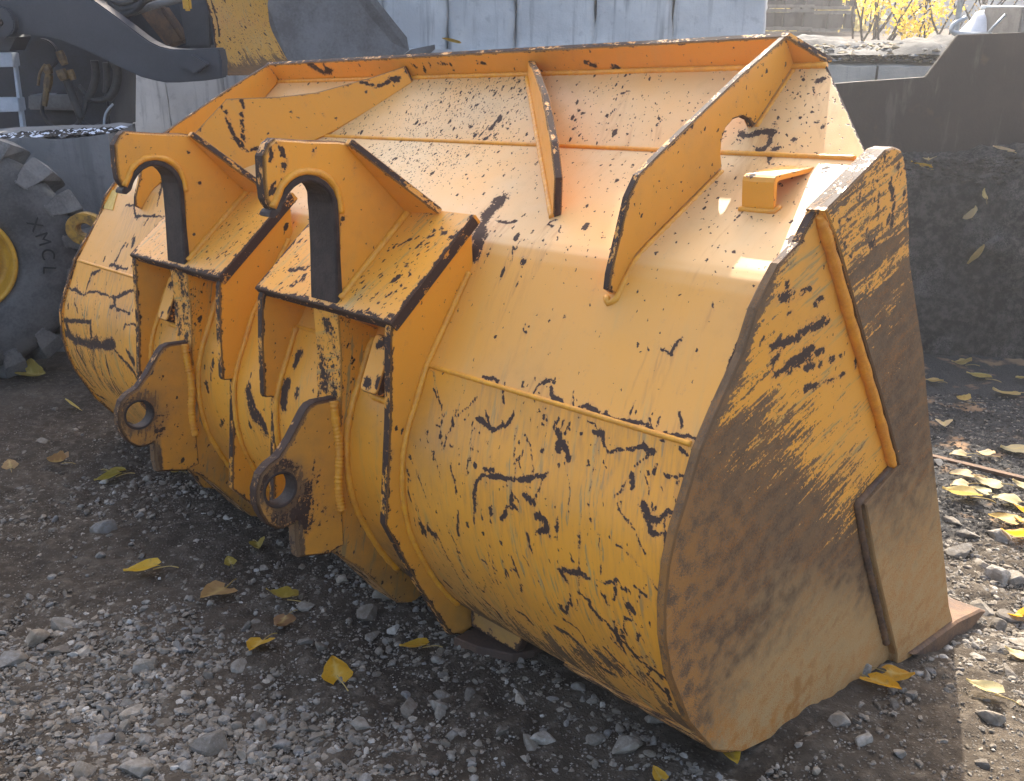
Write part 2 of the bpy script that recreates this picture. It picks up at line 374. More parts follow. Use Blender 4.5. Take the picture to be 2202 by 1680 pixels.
# ================================================================== GROUND
def tar_zone(x, y):   # dark tarry ground to the right, in front of the black block
    n = vnoise(x, y, 3, 9)*.3
    return np.clip((y+n-3.25)/.18, 0, 1)*np.clip((x-.9)/.3, 0, 1)
def make_ground():
    xs = np.concatenate([[-120, -40, -14, -8], np.arange(-5, -2.4, .12), np.arange(-2.4, 2.6, .0125), np.arange(2.6, 5.2, .12), [8, 14, 40, 120]])
    ys = np.concatenate([[-60, -10, -3, -1, 0, .4], np.arange(.72, 4.9, .0125), np.arange(4.9, 9, .15), [12, 20, 40, 120, 200]])
    X, Y = np.meshgrid(xs, ys); x = X.ravel(); y = Y.ravel()
    near = (np.abs(x) < 6) & (y < 9)
    z = gz(x, y)
    fine = .006*(vnoise(x, y, 45, 4)-.5)+.005*(vnoise(x, y, 85, 5)-.5)+.012*(vnoise(x, y, 28, 6)-.5)
    z = z+np.where(near, fine, 0)
    nx, ny = len(xs), len(ys); i = np.arange(nx*ny).reshape(ny, nx)
    F = np.stack([i[:-1, :-1], i[:-1, 1:], i[1:, 1:], i[1:, :-1]], -1).reshape(-1, 4)
    me = mesh_np('ground', np.stack([x, y, z], -1), F, True, {'dark': tar_zone(x, y)})
    tag(link('ground', me, M_SOIL), kind='structure')
make_ground()
# ================================================================== BUCKET
bucket = empty('loader_bucket', 'large worn yellow loader bucket with two coupling hooks lying in the foreground', 'loader bucket')
bucket.matrix_world = BM
BW = 3.0
LIP = np.array([.55, 1.445]); FB = np.array([.6, 1.386])
RAW = [(.6, 1.386), (.386, 1.19), (.075, 1.016), (.046, .999), (.026, .983), (.008, .960), (-.158, .709), (-.190, .632), (-.217, .57), (-.234, .51),
       (-.240, .431), (-.234, .36), (-.211, .275), (-.143, .143), (-.053, .033), (.055, -.026), (.207, -.058), (.5, -.09), (.792, -.124), (1.12, -.165)]
def smooth_profile():
    P = [np.array(p) for p in RAW]
    low = [Vector((a[0], a[1], 0)) for a in P[6:17]]
    low = [np.array((v.x, v.y)) for v in catmull(low, 8)]
    return np.array(P[:6]+low+P[17:])
PROF = smooth_profile()
PS = np.concatenate([[0], np.cumsum(np.hypot(*np.diff(PROF, axis=0).T))])
S_C = PS[1]; S_E = float(PS[6])
def prof_at(s):
    s = np.asarray(s, float); return np.stack([np.interp(s, PS, PROF[:, 0]), np.interp(s, PS, PROF[:, 1])], -1)
def prof_hit(q):
    d = bdir(*q); best = None
    for i in range(len(PROF)-1):
        e = PROF[i+1]-PROF[i]; A = np.array([[d[1], -e[0]], [d[2], -e[1]]]); b = PROF[i]-CB[1:]
        if abs(np.linalg.det(A)) < 1e-9: continue
        t, k = np.linalg.solve(A, b)
        if t > 0 and -1e-6 <= k <= 1+1e-6 and (best is None or t < best[0]):
            best = (t, (CB+t*d)[0], PS[i]+k*np.hypot(*e))
    return best      # depth-ish t, x, s
def seg_dist(P, A, B):
    d = B-A; L = d@d
    k = np.clip(((P-A)@d)/L, 0, 1) if L > 1e-12 else np.zeros(len(P))
    return np.hypot(*(P-(A+k[:, None]*d)).T)
def stroke_field(P, strokes):
    """strokes: list of (pts Nx2, halfwidth) in surface metres"""
    f = np.zeros(len(P)); P0_ = P
    wx, wy = [.011*(vnoise(P[:, 0], P[:, 1], 16, k)-.5)+.007*(vnoise(P[:, 0], P[:, 1], 48, k+1)-.5)+.004*(vnoise(P[:, 0], P[:, 1], 120, k+2)-.5) for k in (101, 111)]
    wm = .50+1.0*vnoise(P[:, 0], P[:, 1], 22, 121)
    P = P+np.stack([wx, wy], -1)*1.0
    for pts, hw in strokes:
        pts = np.asarray(pts, float); r = hw*2.4
        lo = pts.min(0)-r; hi = pts.max(0)+r
        m = np.nonzero(((P >= lo) & (P <= hi)).all(1))[0]
        if not len(m): continue
        Q = P[m]; d = np.full(len(Q), 9.)
        if len(pts) == 1: d = np.hypot(*(Q-pts[0]).T)
        for a, b in zip(pts[:-1], pts[1:]): d = np.minimum(d, seg_dist(Q, a, b))
        f[m] = np.maximum(f[m], np.clip(1-.5*d/(hw*wm[m]), 0, 1))
    return f
# ---- marks, each list in the pixel frame of one enlargement: (ox, oy, scale) then strokes
def conv(strokes, ox, oy, k): return [([(ox+x/k, oy+y/k) for x, y in pts], w/k) for pts, w in strokes]
MK = []
MK += conv([
 ([(880,850),(800,930),(745,970),(740,1030)],15),([(875,975),(940,1000),(990,1030),(1030,1010)],24),([(1050,1015),(1095,955)],22),
 ([(915,725),(1010,755)],24),([(1205,815),(1250,760),(1330,735)],24),([(1330,780),(1345,820),(1405,865)],27),([(1480,890),(1540,890),(1610,930)],28),
 ([(1665,950),(1800,990),(1930,1035)],26),([(2000,1050),(2060,1070),(2140,1085)],28),([(2140,1085),(2200,1110)],18),
 ([(1565,1050),(1640,1050),(1655,1120),(1685,1170),(1780,1150),(1930,1140)],22),([(1930,1150),(1850,1240),(1790,1310),(1700,1440)],11),([(1815,1300),(1800,1380)],28),
 ([(865,1480),(870,1390),(885,1340),(920,1315),(1050,1335),(1150,1325),(1290,1305)],28),([(865,1480),(860,1600)],16),([(760,1510),(765,1670)],20),
 ([(545,1610),(560,1650)],32),([(590,1640),(620,1670)],36),([(1085,1430),(1075,1480),(1110,1510)],28),([(1170,1430),(1220,1480)],44),([(1050,1500),(1030,1570)],32),
 ([(960,1500),(965,1540)],26),([(1230,1560),(1280,1580),(1290,1650),(1250,1670)],34),([(1355,1550),(1350,1640)],26),([(1375,1050),(1385,1090),(1365,1150)],30),
 ([(1405,1110),(1425,1170),(1440,1215)],32),([(1450,985),(1415,1050)],13),([(1980,1280),(2030,1330),(2100,1345)],24),([(1985,1300),(2120,1300)],9),
 ([(1945,1230),(1935,1275)],26),([(1895,1290),(1900,1300)],30),([(1860,1490),(1910,1560),(1960,1580),(2030,1520),(2080,1560)],42),([(1900,1580),(1920,1640),(1960,1660)],26),
 ([(1970,1375),(2000,1420)],22),([(2110,920),(2095,1020)],24),([(1990,930),(1955,1030)],13),([(585,1060)],26),([(665,1090)],30),([(730,1140)],22),([(850,1145)],22),
 ([(835,1210)],30),([(955,1195)],22),([(1120,1215)],26),([(1290,958)],24),([(1555,1495)],26),([(1410,345)],20),([(1180,395)],14),([(1170,22)],36),
 ([(1045,70),(1020,130)],12),([(1915,540)],16),([(1450,1030)],20),([(1365,1255)],18),([(770,1190)],18),([(805,985)],12),([(940,1100)],26),([(2020,590),(2110,480)],7),
 ([(860,1250),(880,1270)],18),([(920,1280),(980,1290)],20),([(1210,1480),(1240,1400),(1280,1310)],7),([(1500,1050)],18),([(1545,990),(1580,990)],16)], 710.5, 552.7, 2.789)
MK += conv([([(1020,1200),(960,1265),(915,1340),(895,1400),(880,1480),(850,1560)],88),([(990,1330),(1100,1330)],30),([(1140,1430),(1100,1490),(1120,1485)],14),
 ([(830,1560),(830,1600)],22),([(1300,1340),(1340,1360)],14),([(1375,1350),(1370,1410)],10),([(1310,1330),(1360,1310)],16),([(1170,1560)],38),([(1040,1600),(1020,1650)],14),
 ([(1880,1340)],26),([(840,760)],26),([(860,820)],30),([(930,830)],28),([(960,770),(1010,700)],24),([(1740,560),(1780,550)],26),([(1520,680)],30),([(1500,660)],26),([(1760,885)],26),
 ([(2110,730)],26),([(1790,800)],18),([(1680,750)],20),([(1660,690)],22),([(1470,770)],24)], 710.5, 0, 2.789)
MK += conv([([(1370,250),(1390,310),(1450,380),(1530,440)],36),([(1560,480),(1640,560),(1720,650),(1800,760),(1950,860),(2010,900)],36),
 ([(1100,480),(1200,540),(1290,620),(1400,720),(1500,830),(1600,880)],52),([(1170,420),(1290,500),(1350,600),(1440,700)],26),([(1450,680),(1540,760),(1630,840)],62),
 ([(780,350),(860,390),(920,460)],28),([(1500,640),(1700,830),(1850,960)],16),([(1520,230),(1550,350)],22),([(1605,150),(1600,260)],30),([(1230,280),(1200,390)],18),
 ([(1720,300),(1770,370)],48),([(380,60),(430,140)],22),([(500,240),(600,340),(660,420)],24),([(180,100),(240,150)],32),([(700,0),(720,60)],17),([(1360,60),(1390,70)],52),
 ([(1150,20),(1200,110)],42),([(1180,20),(1320,30)],42),([(1420,80),(1530,130),(1630,70)],18),([(1980,130),(1960,220)],42),([(1740,110),(1860,200)],20),
 ([(825,110),(825,180)],18),([(1240,290),(1200,390)],16),([(900,480),(1050,620),(1200,760),(1400,900)],10),([(1640,560),(1690,700)],44),([(1760,740),(1880,720)],16),
 ([(1800,540),(1770,570)],22),([(1890,430),(1910,480)],14),([(1020,540)],28),([(1435,515)],24),([(1970,960),(2060,1080)],50),([(1900,900),(2000,1010)],22),([(1300,1020),(1310,1030)],10),
 ([(1300,680),(1420,770)],44),([(2040,1000),(2080,1140)],40)], 908.0, 1223.7, 3.868)
MK += conv([([(400,180),(500,220),(580,215),(690,245),(820,185)],18),([(690,245),(690,290),(660,300)],22),([(700,310),(780,345)],15),([(600,80),(550,100),(510,220)],13),
 ([(450,240),(470,350)],9),([(370,390),(430,380),(540,400),(545,470)],27),([(380,440),(450,500),(560,530),(680,530)],54),([(400,410),(420,470)],42),([(560,530),(560,640),(610,750)],14),
 ([(630,590),(660,720),(720,830)],17),([(690,560),(780,660),(830,740)],18),([(740,440),(750,405),(830,415)],10),([(460,560),(510,640)],27),([(480,740),(560,800)],22),([(450,690),(480,740)],14),
 ([(600,620),(640,770)],10),([(520,790),(640,860)],16),([(430,620),(560,780)],14),([(760,560),(800,640)],30),([(1240,740),(1245,800)],17),([(1800,580),(1770,650)],44),([(1730,750),(1700,880)],64),([(1480,800),(1590,1010)],70),
 ([(1500,880),(1530,960)],60),([(1330,990),(1320,1020)],30),([(1280,580)],18),([(1270,690),(1280,620)],14),([(1790,800),(1780,840)],40)], 0, 552.7, 2.789)
MK += conv([([(755,1230),(800,1240),(810,1300),(860,1290),(990,1305)],14),([(750,1460),(680,1590)],18),([(800,1440),(790,1480)],27),([(660,1590),(760,1610)],16),
 ([(940,1230),(960,1170),(985,1080)],18),([(860,1350),(890,1310)],12),([(730,1590),(700,1610)],20),([(520,1560)],14),([(570,1575)],16)], 0, 0, 2.789)
MK += conv([([(500,800),(560,812),(640,792),(690,800)],52),([(690,805),(665,850),(640,880)],36),([(600,900),(640,890)],26),([(700,890),(730,885)],24),([(1160,755)],34),([(960,740)],28),([(820,845)],30),([(700,745)],28),([(560,1300)],26),([(600,1365)],22),([(365,1490)],24),([(1000,1010),(1030,1005)],26),([(1115,985)],34),([(980,480)],36),([(880,465)],30),([(810,350),(820,390)],34),([(900,330),(940,345)],34)], 1412.4, 0, 2.789)
def make_shell():
    ss = np.concatenate([np.arange(0, 1.98, .0055), [2.2, 2.5, PS[-1]]])
    xr = np.concatenate([np.arange(-2.98, -2.2, .008), np.arange(-2.2, -1.35, .007), np.arange(-1.35, -.0201, .0048), [-.02]])
    nx, ns = len(xr), len(ss)
    X, Sg = np.meshgrid(xr, ss); k = np.clip(1-Sg/S_C, 0, 1)
    lo, hi = -2.98+.24*k, -.02-.235*k
    X = lo+(X+2.98)/2.96*(hi-lo)
    x = X.ravel(); s = Sg.ravel(); yz = prof_at(s)
    P = np.stack([x, s], -1); strokes = []
    for pts, w in MK:
        h = [prof_hit(q) for q in pts]
        if any(v is None for v in h): continue
        strokes.append(([(v[1], v[2]) for v in h], max(.0024, .52*w*np.mean([v[0] for v in h])/FPX)))
    mark = stroke_field(P, strokes)
    r_ = np.random.default_rng(5); extra = []
    for pts, hw in list(strokes):
        for k in range(r_.integers(0, 2)):
            a_ = np.array(pts[r_.integers(len(pts))])+r_.normal(size=2)*.03; d_ = r_.normal(size=2)*(.006, .014)
            extra.append(([a_-d_, a_+d_], r_.uniform(.0012, .0030)))
    for k in range(40):
        a_ = np.array((r_.uniform(-.78, -.03) if k % 3 else r_.uniform(-2.95, -2.2), r_.uniform(S_E-.05, 1.9)**1.0)); an = r_.normal()*.5+(1.35 if r_.random() < .6 else .5); L_ = r_.uniform(.01, .07)
        extra.append(([a_, a_+L_*np.array((math.cos(an), math.sin(an)))], r_.uniform(.0009, .0022)))
    mark = np.maximum(mark, stroke_field(P, extra)); lng = []
    for k in range(90):
        a_ = np.array((r_.uniform(-.78, -.03) if k % 4 else r_.uniform(-2.95, -2.2), r_.uniform(S_E, 1.85))); an = r_.normal()*.35+(1.35 if r_.random() < .5 else .75); L_ = r_.uniform(.05, .22)
        lng.append(([a_, a_+L_*.5*np.array((math.cos(an), math.sin(an))), a_+L_*np.array((math.cos(an+.15), math.sin(an+.15)))], r_.uniform(.0014, .0035)))
    long_scr = stroke_field(P, lng); mark = np.maximum(mark, .60*long_scr)
    run = np.zeros((ns, nx)); mk2 = np.clip((mark.reshape(ns, nx)-.35)*2, 0, 1)
    for j in range(1, ns): run[j] = np.maximum(mk2[j], run[j-1]*.955)
    run = run.ravel()
    spk = np.where(s < S_E-.25, .10, .035)*np.ones_like(s); spk = np.where(s < .72, .12, spk)
    for q, r, a in [((1030,245),.22,.85),((960,225),.22,.55),((1060,225),.14,.5),((880,325),.22,.8),((960,335),.2,.5),((1260,230),.3,.2),((1600,290),.3,.18),((1690,170),.1,.35),((760,280),.3,.3)]:
        hh = prof_hit(q)
        if hh: spk += a*np.exp(-((x-hh[1])**2+(s-hh[2])**2)/(2*(r*.55)**2))
    spk = np.clip(spk, 0, .9)
    wear = np.exp(-(x+2.98)/.006)*.9+.0*s
    wear = np.maximum(wear, np.exp(-(-.02-x)/.006)*.75*(s > S_C))
    wear = np.maximum(wear, np.where(s < S_C, np.exp(-np.minimum(hi.ravel()-x, x-lo.ravel())/.008), 0))
    mid = np.exp(-((x+1.5)/1.15)**6)
    rust = np.clip((s-1.60)/.16, 0, 1)*mid*.9+np.clip((s-1.83)/.10, 0, 1)*.75
    rust = np.maximum(rust, (.34+.42*vnoise(x, s, 9, 71))*np.exp(-((x+.28)/.42)**4)*np.clip((s-1.38)/.30, 0, 1))
    rust = np.maximum(rust, (.26+.42*vnoise(x, s, 8, 72))*np.exp(-((x+2.72)/.34)**4)*np.exp(-((s-1.42)/.2)**2))
    hz = prof_hit((1030,245)); dirt = .42*np.exp(-(((x-hz[1])/.22)**2+((s-hz[2])/.10)**2))+np.clip((s-1.40)/.5, 0, 1)*.55*mid+np.clip((s-1.62)/.3, 0, 1)*.25
    scr = np.clip((s-S_E)/.2, 0, 1)*(.20+.5*np.exp(-((x+2.6)/.4)**2))+.4*np.clip((s-1.5)/.2, 0, 1)
    scr = scr+2.2*long_scr+.5*np.exp(-(((x+.45)/.3)**2+((s-1.45)/.16)**2))
    dirt = dirt+1.1*np.clip(vnoise(x, s, 4.5, 77)-.52, 0, 1)*np.clip((s-S_E+.1)/.3, 0, 1)
    for q, r, a in [((1115,1060),.045,1.3),((1240,1195),.06,1.2),((1300,1190),.05,1.0),((1350,1110),.09,.6),((1430,990),.03,.8),((1340,945),.05,.6),((230,720),.12,1.0),((300,700),.08,.9),((620,850),.05,.8),((1060,880),.05,.5),((1230,1280),.1,.5)]:
        hh = prof_hit(q)
        if hh: scr = scr+a*np.exp(-(((x-hh[1])/1.3)**2+(s-hh[2])**2)/(2*r*r))
    spk = spk+.05*np.clip((s-S_E)/.3, 0, 1)
    i = np.arange(nx*ns).reshape(ns, nx)
    F = np.stack([i[:-1, :-1], i[1:, :-1], i[1:, 1:], i[:-1, 1:]], -1).reshape(-1, 4)
    V = np.stack([x, yz[:, 0], yz[:, 1]], -1)
    # inner skin, 22 mm in, coarse, plus rims
    tn = np.gradient(prof_at(ss), ss, axis=0); nrm = np.stack([-tn[:, 1], tn[:, 0]], -1); nrm /= np.linalg.norm(nrm, axis=1)[:, None]
    inn = prof_at(ss)+np.where(((nrm*np.array([1, 0])).sum(1) < 0)[:, None], -nrm, nrm)*.02
    cols = [0, nx-1]; n0 = len(V)
    Vi = np.concatenate([np.stack([X[:, c], inn[:, 0], inn[:, 1]], -1) for c in cols]); V = np.concatenate([V, Vi])
    a = n0+np.arange(ns); b = n0+ns+np.arange(ns)
    F2 = np.stack([a[:-1], b[:-1], b[1:], a[1:]], -1)
    F3 = np.stack([i[:-1, 0], a[:-1], a[1:], i[1:, 0]], -1); F4 = np.stack([i[:-1, -1], i[1:, -1], b[1:], b[:-1]], -1)
    pad = lambda v, val=0: np.concatenate([v, np.full(2*ns, val)])
    pc = np.stack([V[:, 0], np.concatenate([s, ss, ss]), np.zeros(len(V))], -1)
    me = mesh_np('shell', V, np.concatenate([F, F2, F3, F4]), False,
                 dict(pc=pc, mark=pad(mark), spk=pad(spk), wear=pad(wear, .8), rust=pad(rust), dirt=pad(dirt), scr=pad(scr), run=pad(run), dusty=np.ones(len(V))))  # last attribute: full weight of the painted sky glare on the shell
    sm = np.zeros(len(me.polygons), bool); sm[:len(F)] = True; me.polygons.foreach_set('use_smooth', sm)
    return link('shell', me, M_PAINT, bucket)
shell = make_shell()

def plate(name, pts, O, U, V, thick, mat=M_PAINT, parent=bucket, holes=(), wear=.010, clean=(), res=.010, ch=.0035,
          spk=.03, rust=None, dirt=None, scr=0., strokes=(), mstrokes=(), wmax=.74, fn=None, orange=None):
    """flat plate: outline pts (u,v) in the plane O+u*U+v*V; the other face lies thick behind along -N.
    clean: indices of outline edges that are welded (no edge wear)."""
    O, U, V = [np.asarray(a, float) for a in (O, U, V)]; N = np.cross(U, V); N /= np.linalg.norm(N)
    loops = []
    for li, L in enumerate([pts]+list(holes)):
        L = [np.array(p, float) for p in L]; ar = sum(a[0]*b[1]-b[0]*a[1] for a, b in zip(L, L[1:]+L[:1]))
        ids = list(range(len(L)))
        if (ar > 0) != (li == 0):
            L = L[::-1]; ids = [(len(L)-2-i) % len(L) for i in range(len(L))]
        Q = []; cl = []
        for i, a in enumerate(L):
            b = L[(i+1) % len(L)]; n = max(1, int(np.hypot(*(b-a))/res))
            for k in range(n): Q.append(a+(b-a)*k/n); cl.append(li == 0 and ids[i] in clean)
        loops.append((np.array(Q), cl, L, [li == 0 and j in clean for j in ids]))
    # inset
    ins = []
    for Q, cl, *_ in loops:
        d = np.roll(Q, -1, 0)-Q; d /= np.linalg.norm(d, axis=1)[:, None]; n = np.stack([-d[:, 1], d[:, 0]], -1)
        m = n+np.roll(n, 1, 0); m /= np.maximum((m*n).sum(1), .35)[:, None]*1.0+1e-9
        m = m/np.maximum(1, np.linalg.norm(m, axis=1)/2.2)[:, None]
        ins.append(Q+m*ch)
    bv = np.concatenate(ins); edges = []; o = 0
    for q in ins: edges += [(o+i, o+(i+1) % len(q)) for i in range(len(q))]; o += len(q)
    lo, hi = bv.min(0), bv.max(0); r2 = res*1.15
    gx, gy = np.meshgrid(np.arange(lo[0]+r2/2, hi[0], r2), np.arange(lo[1]+r2/2, hi[1], r2)); G = np.stack([gx.ravel(), gy.ravel()], -1)
    G += rng.uniform(-.25, .25, G.shape)*r2
    def inside(P):
        c = np.zeros(len(P), bool)
        for q in ins:
            a = q; b = np.roll(q, -1, 0)
            for (x1, y1), (x2, y2) in zip(a, b):
                m = ((y1 > P[:, 1]) != (y2 > P[:, 1])); xx = x1+(P[:, 1]-y1)/((y2-y1) if y2 != y1 else 1e-12)*(x2-x1); c ^= m & (P[:, 0] < xx)
        return c
    G = G[inside(G)]
    if len(G):
        dm = np.full(len(G), 9.)
        for q in bv[::1]: dm = np.minimum(dm, (G[:, 0]-q[0])**2+(G[:, 1]-q[1])**2)
        G = G[dm > (res*.55)**2]
    allp = np.concatenate([bv, G])
    vv, ee, ff, *_ = delaunay_2d_cdt([Vector(p) for p in allp], edges, [], 0, 1e-7)
    P2 = np.array([(v.x, v.y) for v in vv]); T = np.array([f for f in ff if len(f) == 3], int)
    cen = P2[T].mean(1); T = T[inside(cen)]
    A, B, C = P2[T[:, 0]], P2[T[:, 1]], P2[T[:, 2]]; ar = (B[:, 0]-A[:, 0])*(C[:, 1]-A[:, 1])-(B[:, 1]-A[:, 1])*(C[:, 0]-A[:, 0])
    T[ar < 0] = T[ar < 0][:, ::-1]
    n2 = len(P2)
    W3 = lambda q, h: O+q[:, :1]*U+q[:, 1:]*V+h*N
    Vs = [W3(P2, 0), W3(P2, -thick)]; Fs = [T, T[:, ::-1]+n2]; o = 2*n2
    # wear distance
    dist = np.full(n2, 9.)
    for Q, cl, L, lc in loops:
        for i, a in enumerate(L):
            if not lc[i]: dist = np.minimum(dist, seg_dist(P2, a, L[(i+1) % len(L)]))
    wf = wmax*np.exp(-np.maximum(0, dist-.25*wear)/wear); we = [wf, wf]; PCs = [P2, P2]
    Q4 = []
    kd = {}
    for i, p in enumerate(np.round(P2, 6)): kd[tuple(p)] = i
    o2 = 0
    for (Q, cl, *_), q in zip(loops, ins):
        n = len(Q); fi = []
        for p in q:
            d_ = (P2[:, 0]-p[0])**2+(P2[:, 1]-p[1])**2; fi.append(int(d_.argmin()))
        fi = np.array(fi)
        Vs += [W3(Q, -ch), W3(Q, -thick+ch)]; r1 = o+np.arange(n); r2_ = r1+n; o += 2*n
        j = (np.arange(n)+1) % n
        for a, b in ((fi, r1), (r1, r2_), (r2_, fi+n2)):
            Q4.append(np.stack([a, b, b[j], a[j]], -1))
        w = np.where(np.array(cl), .15, wmax*1.0); we += [w, w]; al = np.arange(n)*res; PCs += [np.stack([al+3, Q[:, 0]*0], -1), np.stack([al+3, Q[:, 0]*0+thick], -1)]
    Vn = np.concatenate(Vs); wv = np.concatenate(we); pcm = np.concatenate(PCs); pc2 = np.stack([(Vn-O)@U, (Vn-O)@V], -1)
    m = np.zeros(len(Vn))
    if len(mstrokes):
        st = []
        for pl, w in mstrokes:
            hh = [bplane(q, N, O) for q in pl]
            st.append(([((p-O)@U, (p-O)@V) for p, _ in hh], max(.0022, .5*w*np.mean([t for _, t in hh])/FPX)))
        strokes = list(strokes)+st
    if len(strokes): m[:n2] = m[n2:2*n2] = stroke_field(P2, strokes)
    at_ = dict(pc=np.concatenate([pcm, np.full((len(Vn), 1), rng.uniform(0, 9))], 1), wear=wv, mark=m, spk=np.full(len(Vn), spk), scr=np.full(len(Vn), scr))
    at_['pc'][n2:2*n2, 2] += 3
    if rust is not None: at_['rust'] = rust(pc2)
    if dirt is not None: at_['dirt'] = dirt(pc2)
    if fn is not None: at_['spk'] = fn(pc2)
    if orange is not None: at_['orange'] = orange(pc2)
    return link(name, mesh_np(name, Vn, [np.concatenate(Fs), np.concatenate(Q4)], False, at_), mat, parent)
def yz_plate(name, pts, x, thick, **k):      # plate in a plane x = const whose visible face looks to +x
    return plate(name, pts, (x, 0, 0), (0, 1, 0), (0, 0, 1), thick, **k)
def bead(pts, r, parent=bucket, mat=M_WELD, ripple=.10, step=.007, name='weld_bead'):
    P = [Vector(p) for p in pts]; Q = []
    for a, b in zip(P[:-1], P[1:]):
        n = max(1, int((b-a).length/step)); Q += [a+(b-a)*k/n for k in range(n)]
    Q.append(P[-1])
    return MB().tube(Q, r, 8, ripple).build(name, mat, parent, smooth=True)
def on_prof(x, s, off=0.0):
    p = prof_at(s); return (x, p[0], p[1])
# ---- lip flange
lipd = LIP-FB; h = np.hypot(*lipd)
plate('lip_flange', [(-2.76, 0), (-.245, 0), (-.333, h), (-2.667, h)], (0, FB[0], FB[1]), (1, 0, 0), (0, lipd[0]/h, lipd[1]/h), .02, clean=(0,), wear=.008, spk=.05,
      mstrokes=conv([([(1515,370),(1590,395)],24),([(1700,405),(1730,400)],30),([(1700,435),(1735,440)],16),([(870,380),(930,385)],18),([(720,390),(740,420)],22),([(580,370),(600,410)],22),([(480,380),(520,400)],26),([(660,390),(700,385)],30),([(860,420),(875,440)],16)], 710.5, 0, 2.789)
      + conv([([(1310,520),(1400,580),(1470,560)],60),([(1420,530),(1460,580)],50)], 316, 0, 3.72))
bead([(-2.75, FB[0]-.006, FB[1]-.004), (-.25, FB[0]-.006, FB[1]-.004)], .008)
# ---- gussets
def arc(c, r, a0, a1, n): return [(c[0]+r*math.cos(math.radians(a0+(a1-a0)*i/n)), c[1]+r*math.sin(math.radians(a0+(a1-a0)*i/n))) for i in range(n+1)]
base = [(.6, 1.386), (.452, 1.252)]
notch = [(.445, 1.247), (.43, 1.263), (.40, 1.272), (.366, 1.266), (.338, 1.247), (.325, 1.22), (.325, 1.19), (.333, 1.163)]
tail = [(.075, 1.018), (.04, .996), (.012, .963), (-.018, .922)]
outer = [(-.040, .935), (-.036, .967), (-.012, 1.039), (.013, 1.118), (.043, 1.16), (.108, 1.2), (.243, 1.278), (.387, 1.36), (.555, 1.447)]
gp = base+notch+tail+outer
ncl = tuple([0]+list(range(len(base)+len(notch)-1, len(base)+len(notch)+len(tail)-1)))
yz_plate('gusset', gp, -.335, .02, clean=ncl, spk=.10, wear=.008)
yz_plate('gusset', gp, -2.645, .02, clean=ncl, spk=.05, wear=.008)
bead([(-.33, .59, 1.372), (-.33, .452, 1.246)], .007); bead([(-.33, .325, 1.152), (-.33, .07, 1.010), (-.33, .03, .983), (-.33, .005, .950), (-.331, -.022, .913), (-.345, -.028, .903), (-.36, -.02, .915)], .008)
def fan_gusset(sgn):
    d = np.array([.522*sgn, -.432, -.311]); d /= np.linalg.norm(d)
    P0 = np.array([-1.209, .581, 1.369]) if sgn > 0 else np.array([-1.791, .581, 1.369])
    n = np.array([.7*sgn, -.58, .81]); n = n-d*(n@d); n /= np.linalg.norm(n)
    pr = [(-.02, -.012), (.15, -.03), (.30, -.04), (.55, -.035), (.785, -.02), (.80, .012), (.775, .16), (.60, .215), (.42, .14), (.30, .10), (.10, .062), (-.02, .046)]
    if sgn > 0: pr = pr[:4]+[(.785, -.03), (.792, .012), (.772, .098), (.655, .130), (.395, .132), (.15, .090), (-.02, .050)]
    if sgn > 0:
        o = plate('gusset', pr, P0, d, n, .02, clean=(0, 1, 2, 3), wear=.008, spk=.02)
    else:
        N = np.cross(d, n)
        o = plate('gusset', pr, P0, d, n, .02, clean=(0, 1, 2, 3), wear=.006, spk=.045,
                  mstrokes=conv([([(600,830),(660,950),(700,1080),(770,1180),(810,1210),(920,1180)],26),([(775,780),(765,960),(780,1180)],22),([(1700,640),(1800,690),(1900,695),(2020,640)],22),
                                 ([(1765,765)],24),([(1610,825)],18),([(1430,925)],20),([(1230,955)],16),([(970,1065)],22),([(1940,640),(2010,660)],26)], 316, 0, 3.72))
    P = [P0+d*t+np.array([0, -.58, .81])*.004 for t in (0, .3, .55, .79)]
    bead([tuple(p) for p in P], .008)
    return o
fan_gusset(1); fan_gusset(-1)
# ---- seams
bead([(-2.96, *(prof_at(S_C)+(0, .001))), (-.05, *(prof_at(S_C)+(0, .001)))], .0065, ripple=.05)
pe = prof_at(S_E); bead([(-2.97, pe[0]+.002, pe[1]), (-.03, pe[0]+.002, pe[1])], .006, ripple=.06)
# ---- lifting tab near the right end (bent strip: leg and flat top)
def lift_tab():
    prof = [(.208, 1.088), (.203, 1.148), (.2055, 1.157), (.213, 1.162), (.36, 1.173), (.362, 1.163), (.222, 1.151), (.216, 1.146), (.219, 1.094)]
    plate('lifting_tab', [(a, b) for a, b in prof], (-.122, 0, 0), (0, 1, 0), (0, 0, 1), .075, clean=(0, 8, 5, 7), wear=.006, res=.006, ch=.0015, spk=.08, wmax=.52)
    bead([(-.20, .206, 1.090), (-.119, .206, 1.090), (-.117, .222, 1.1)], .006)
lift_tab()
# ---- peeled decal on the far half of the back
def decal():
    n_, d_ = [], []
    for q in ((224, 449), (243, 453), (255, 411), (236, 407)): v = prof_hit(q); n_.append((v[1], v[2]))
    x0, s0 = np.mean(n_, 0); p = prof_at(s0); tq = prof_at(s0+.01)-prof_at(s0-.01); tq /= np.hypot(*tq); nn = np.array([tq[1], -tq[0]]); nn = nn if nn[0] < 0 else -nn
    R_ = [(a-x0, -(b-s0)) for a, b in n_]
    plate('old_decal', R_, (x0, p[0]+nn[0]*.003, p[1]+nn[1]*.003), (1, 0, 0), (0, -tq[0], -tq[1]), .003, mat=simple('peeled_pale_decal', (.66, .43, .10), .6, (.55, .33, .06), 40, .001, 90), res=.01, ch=.001)
decal()
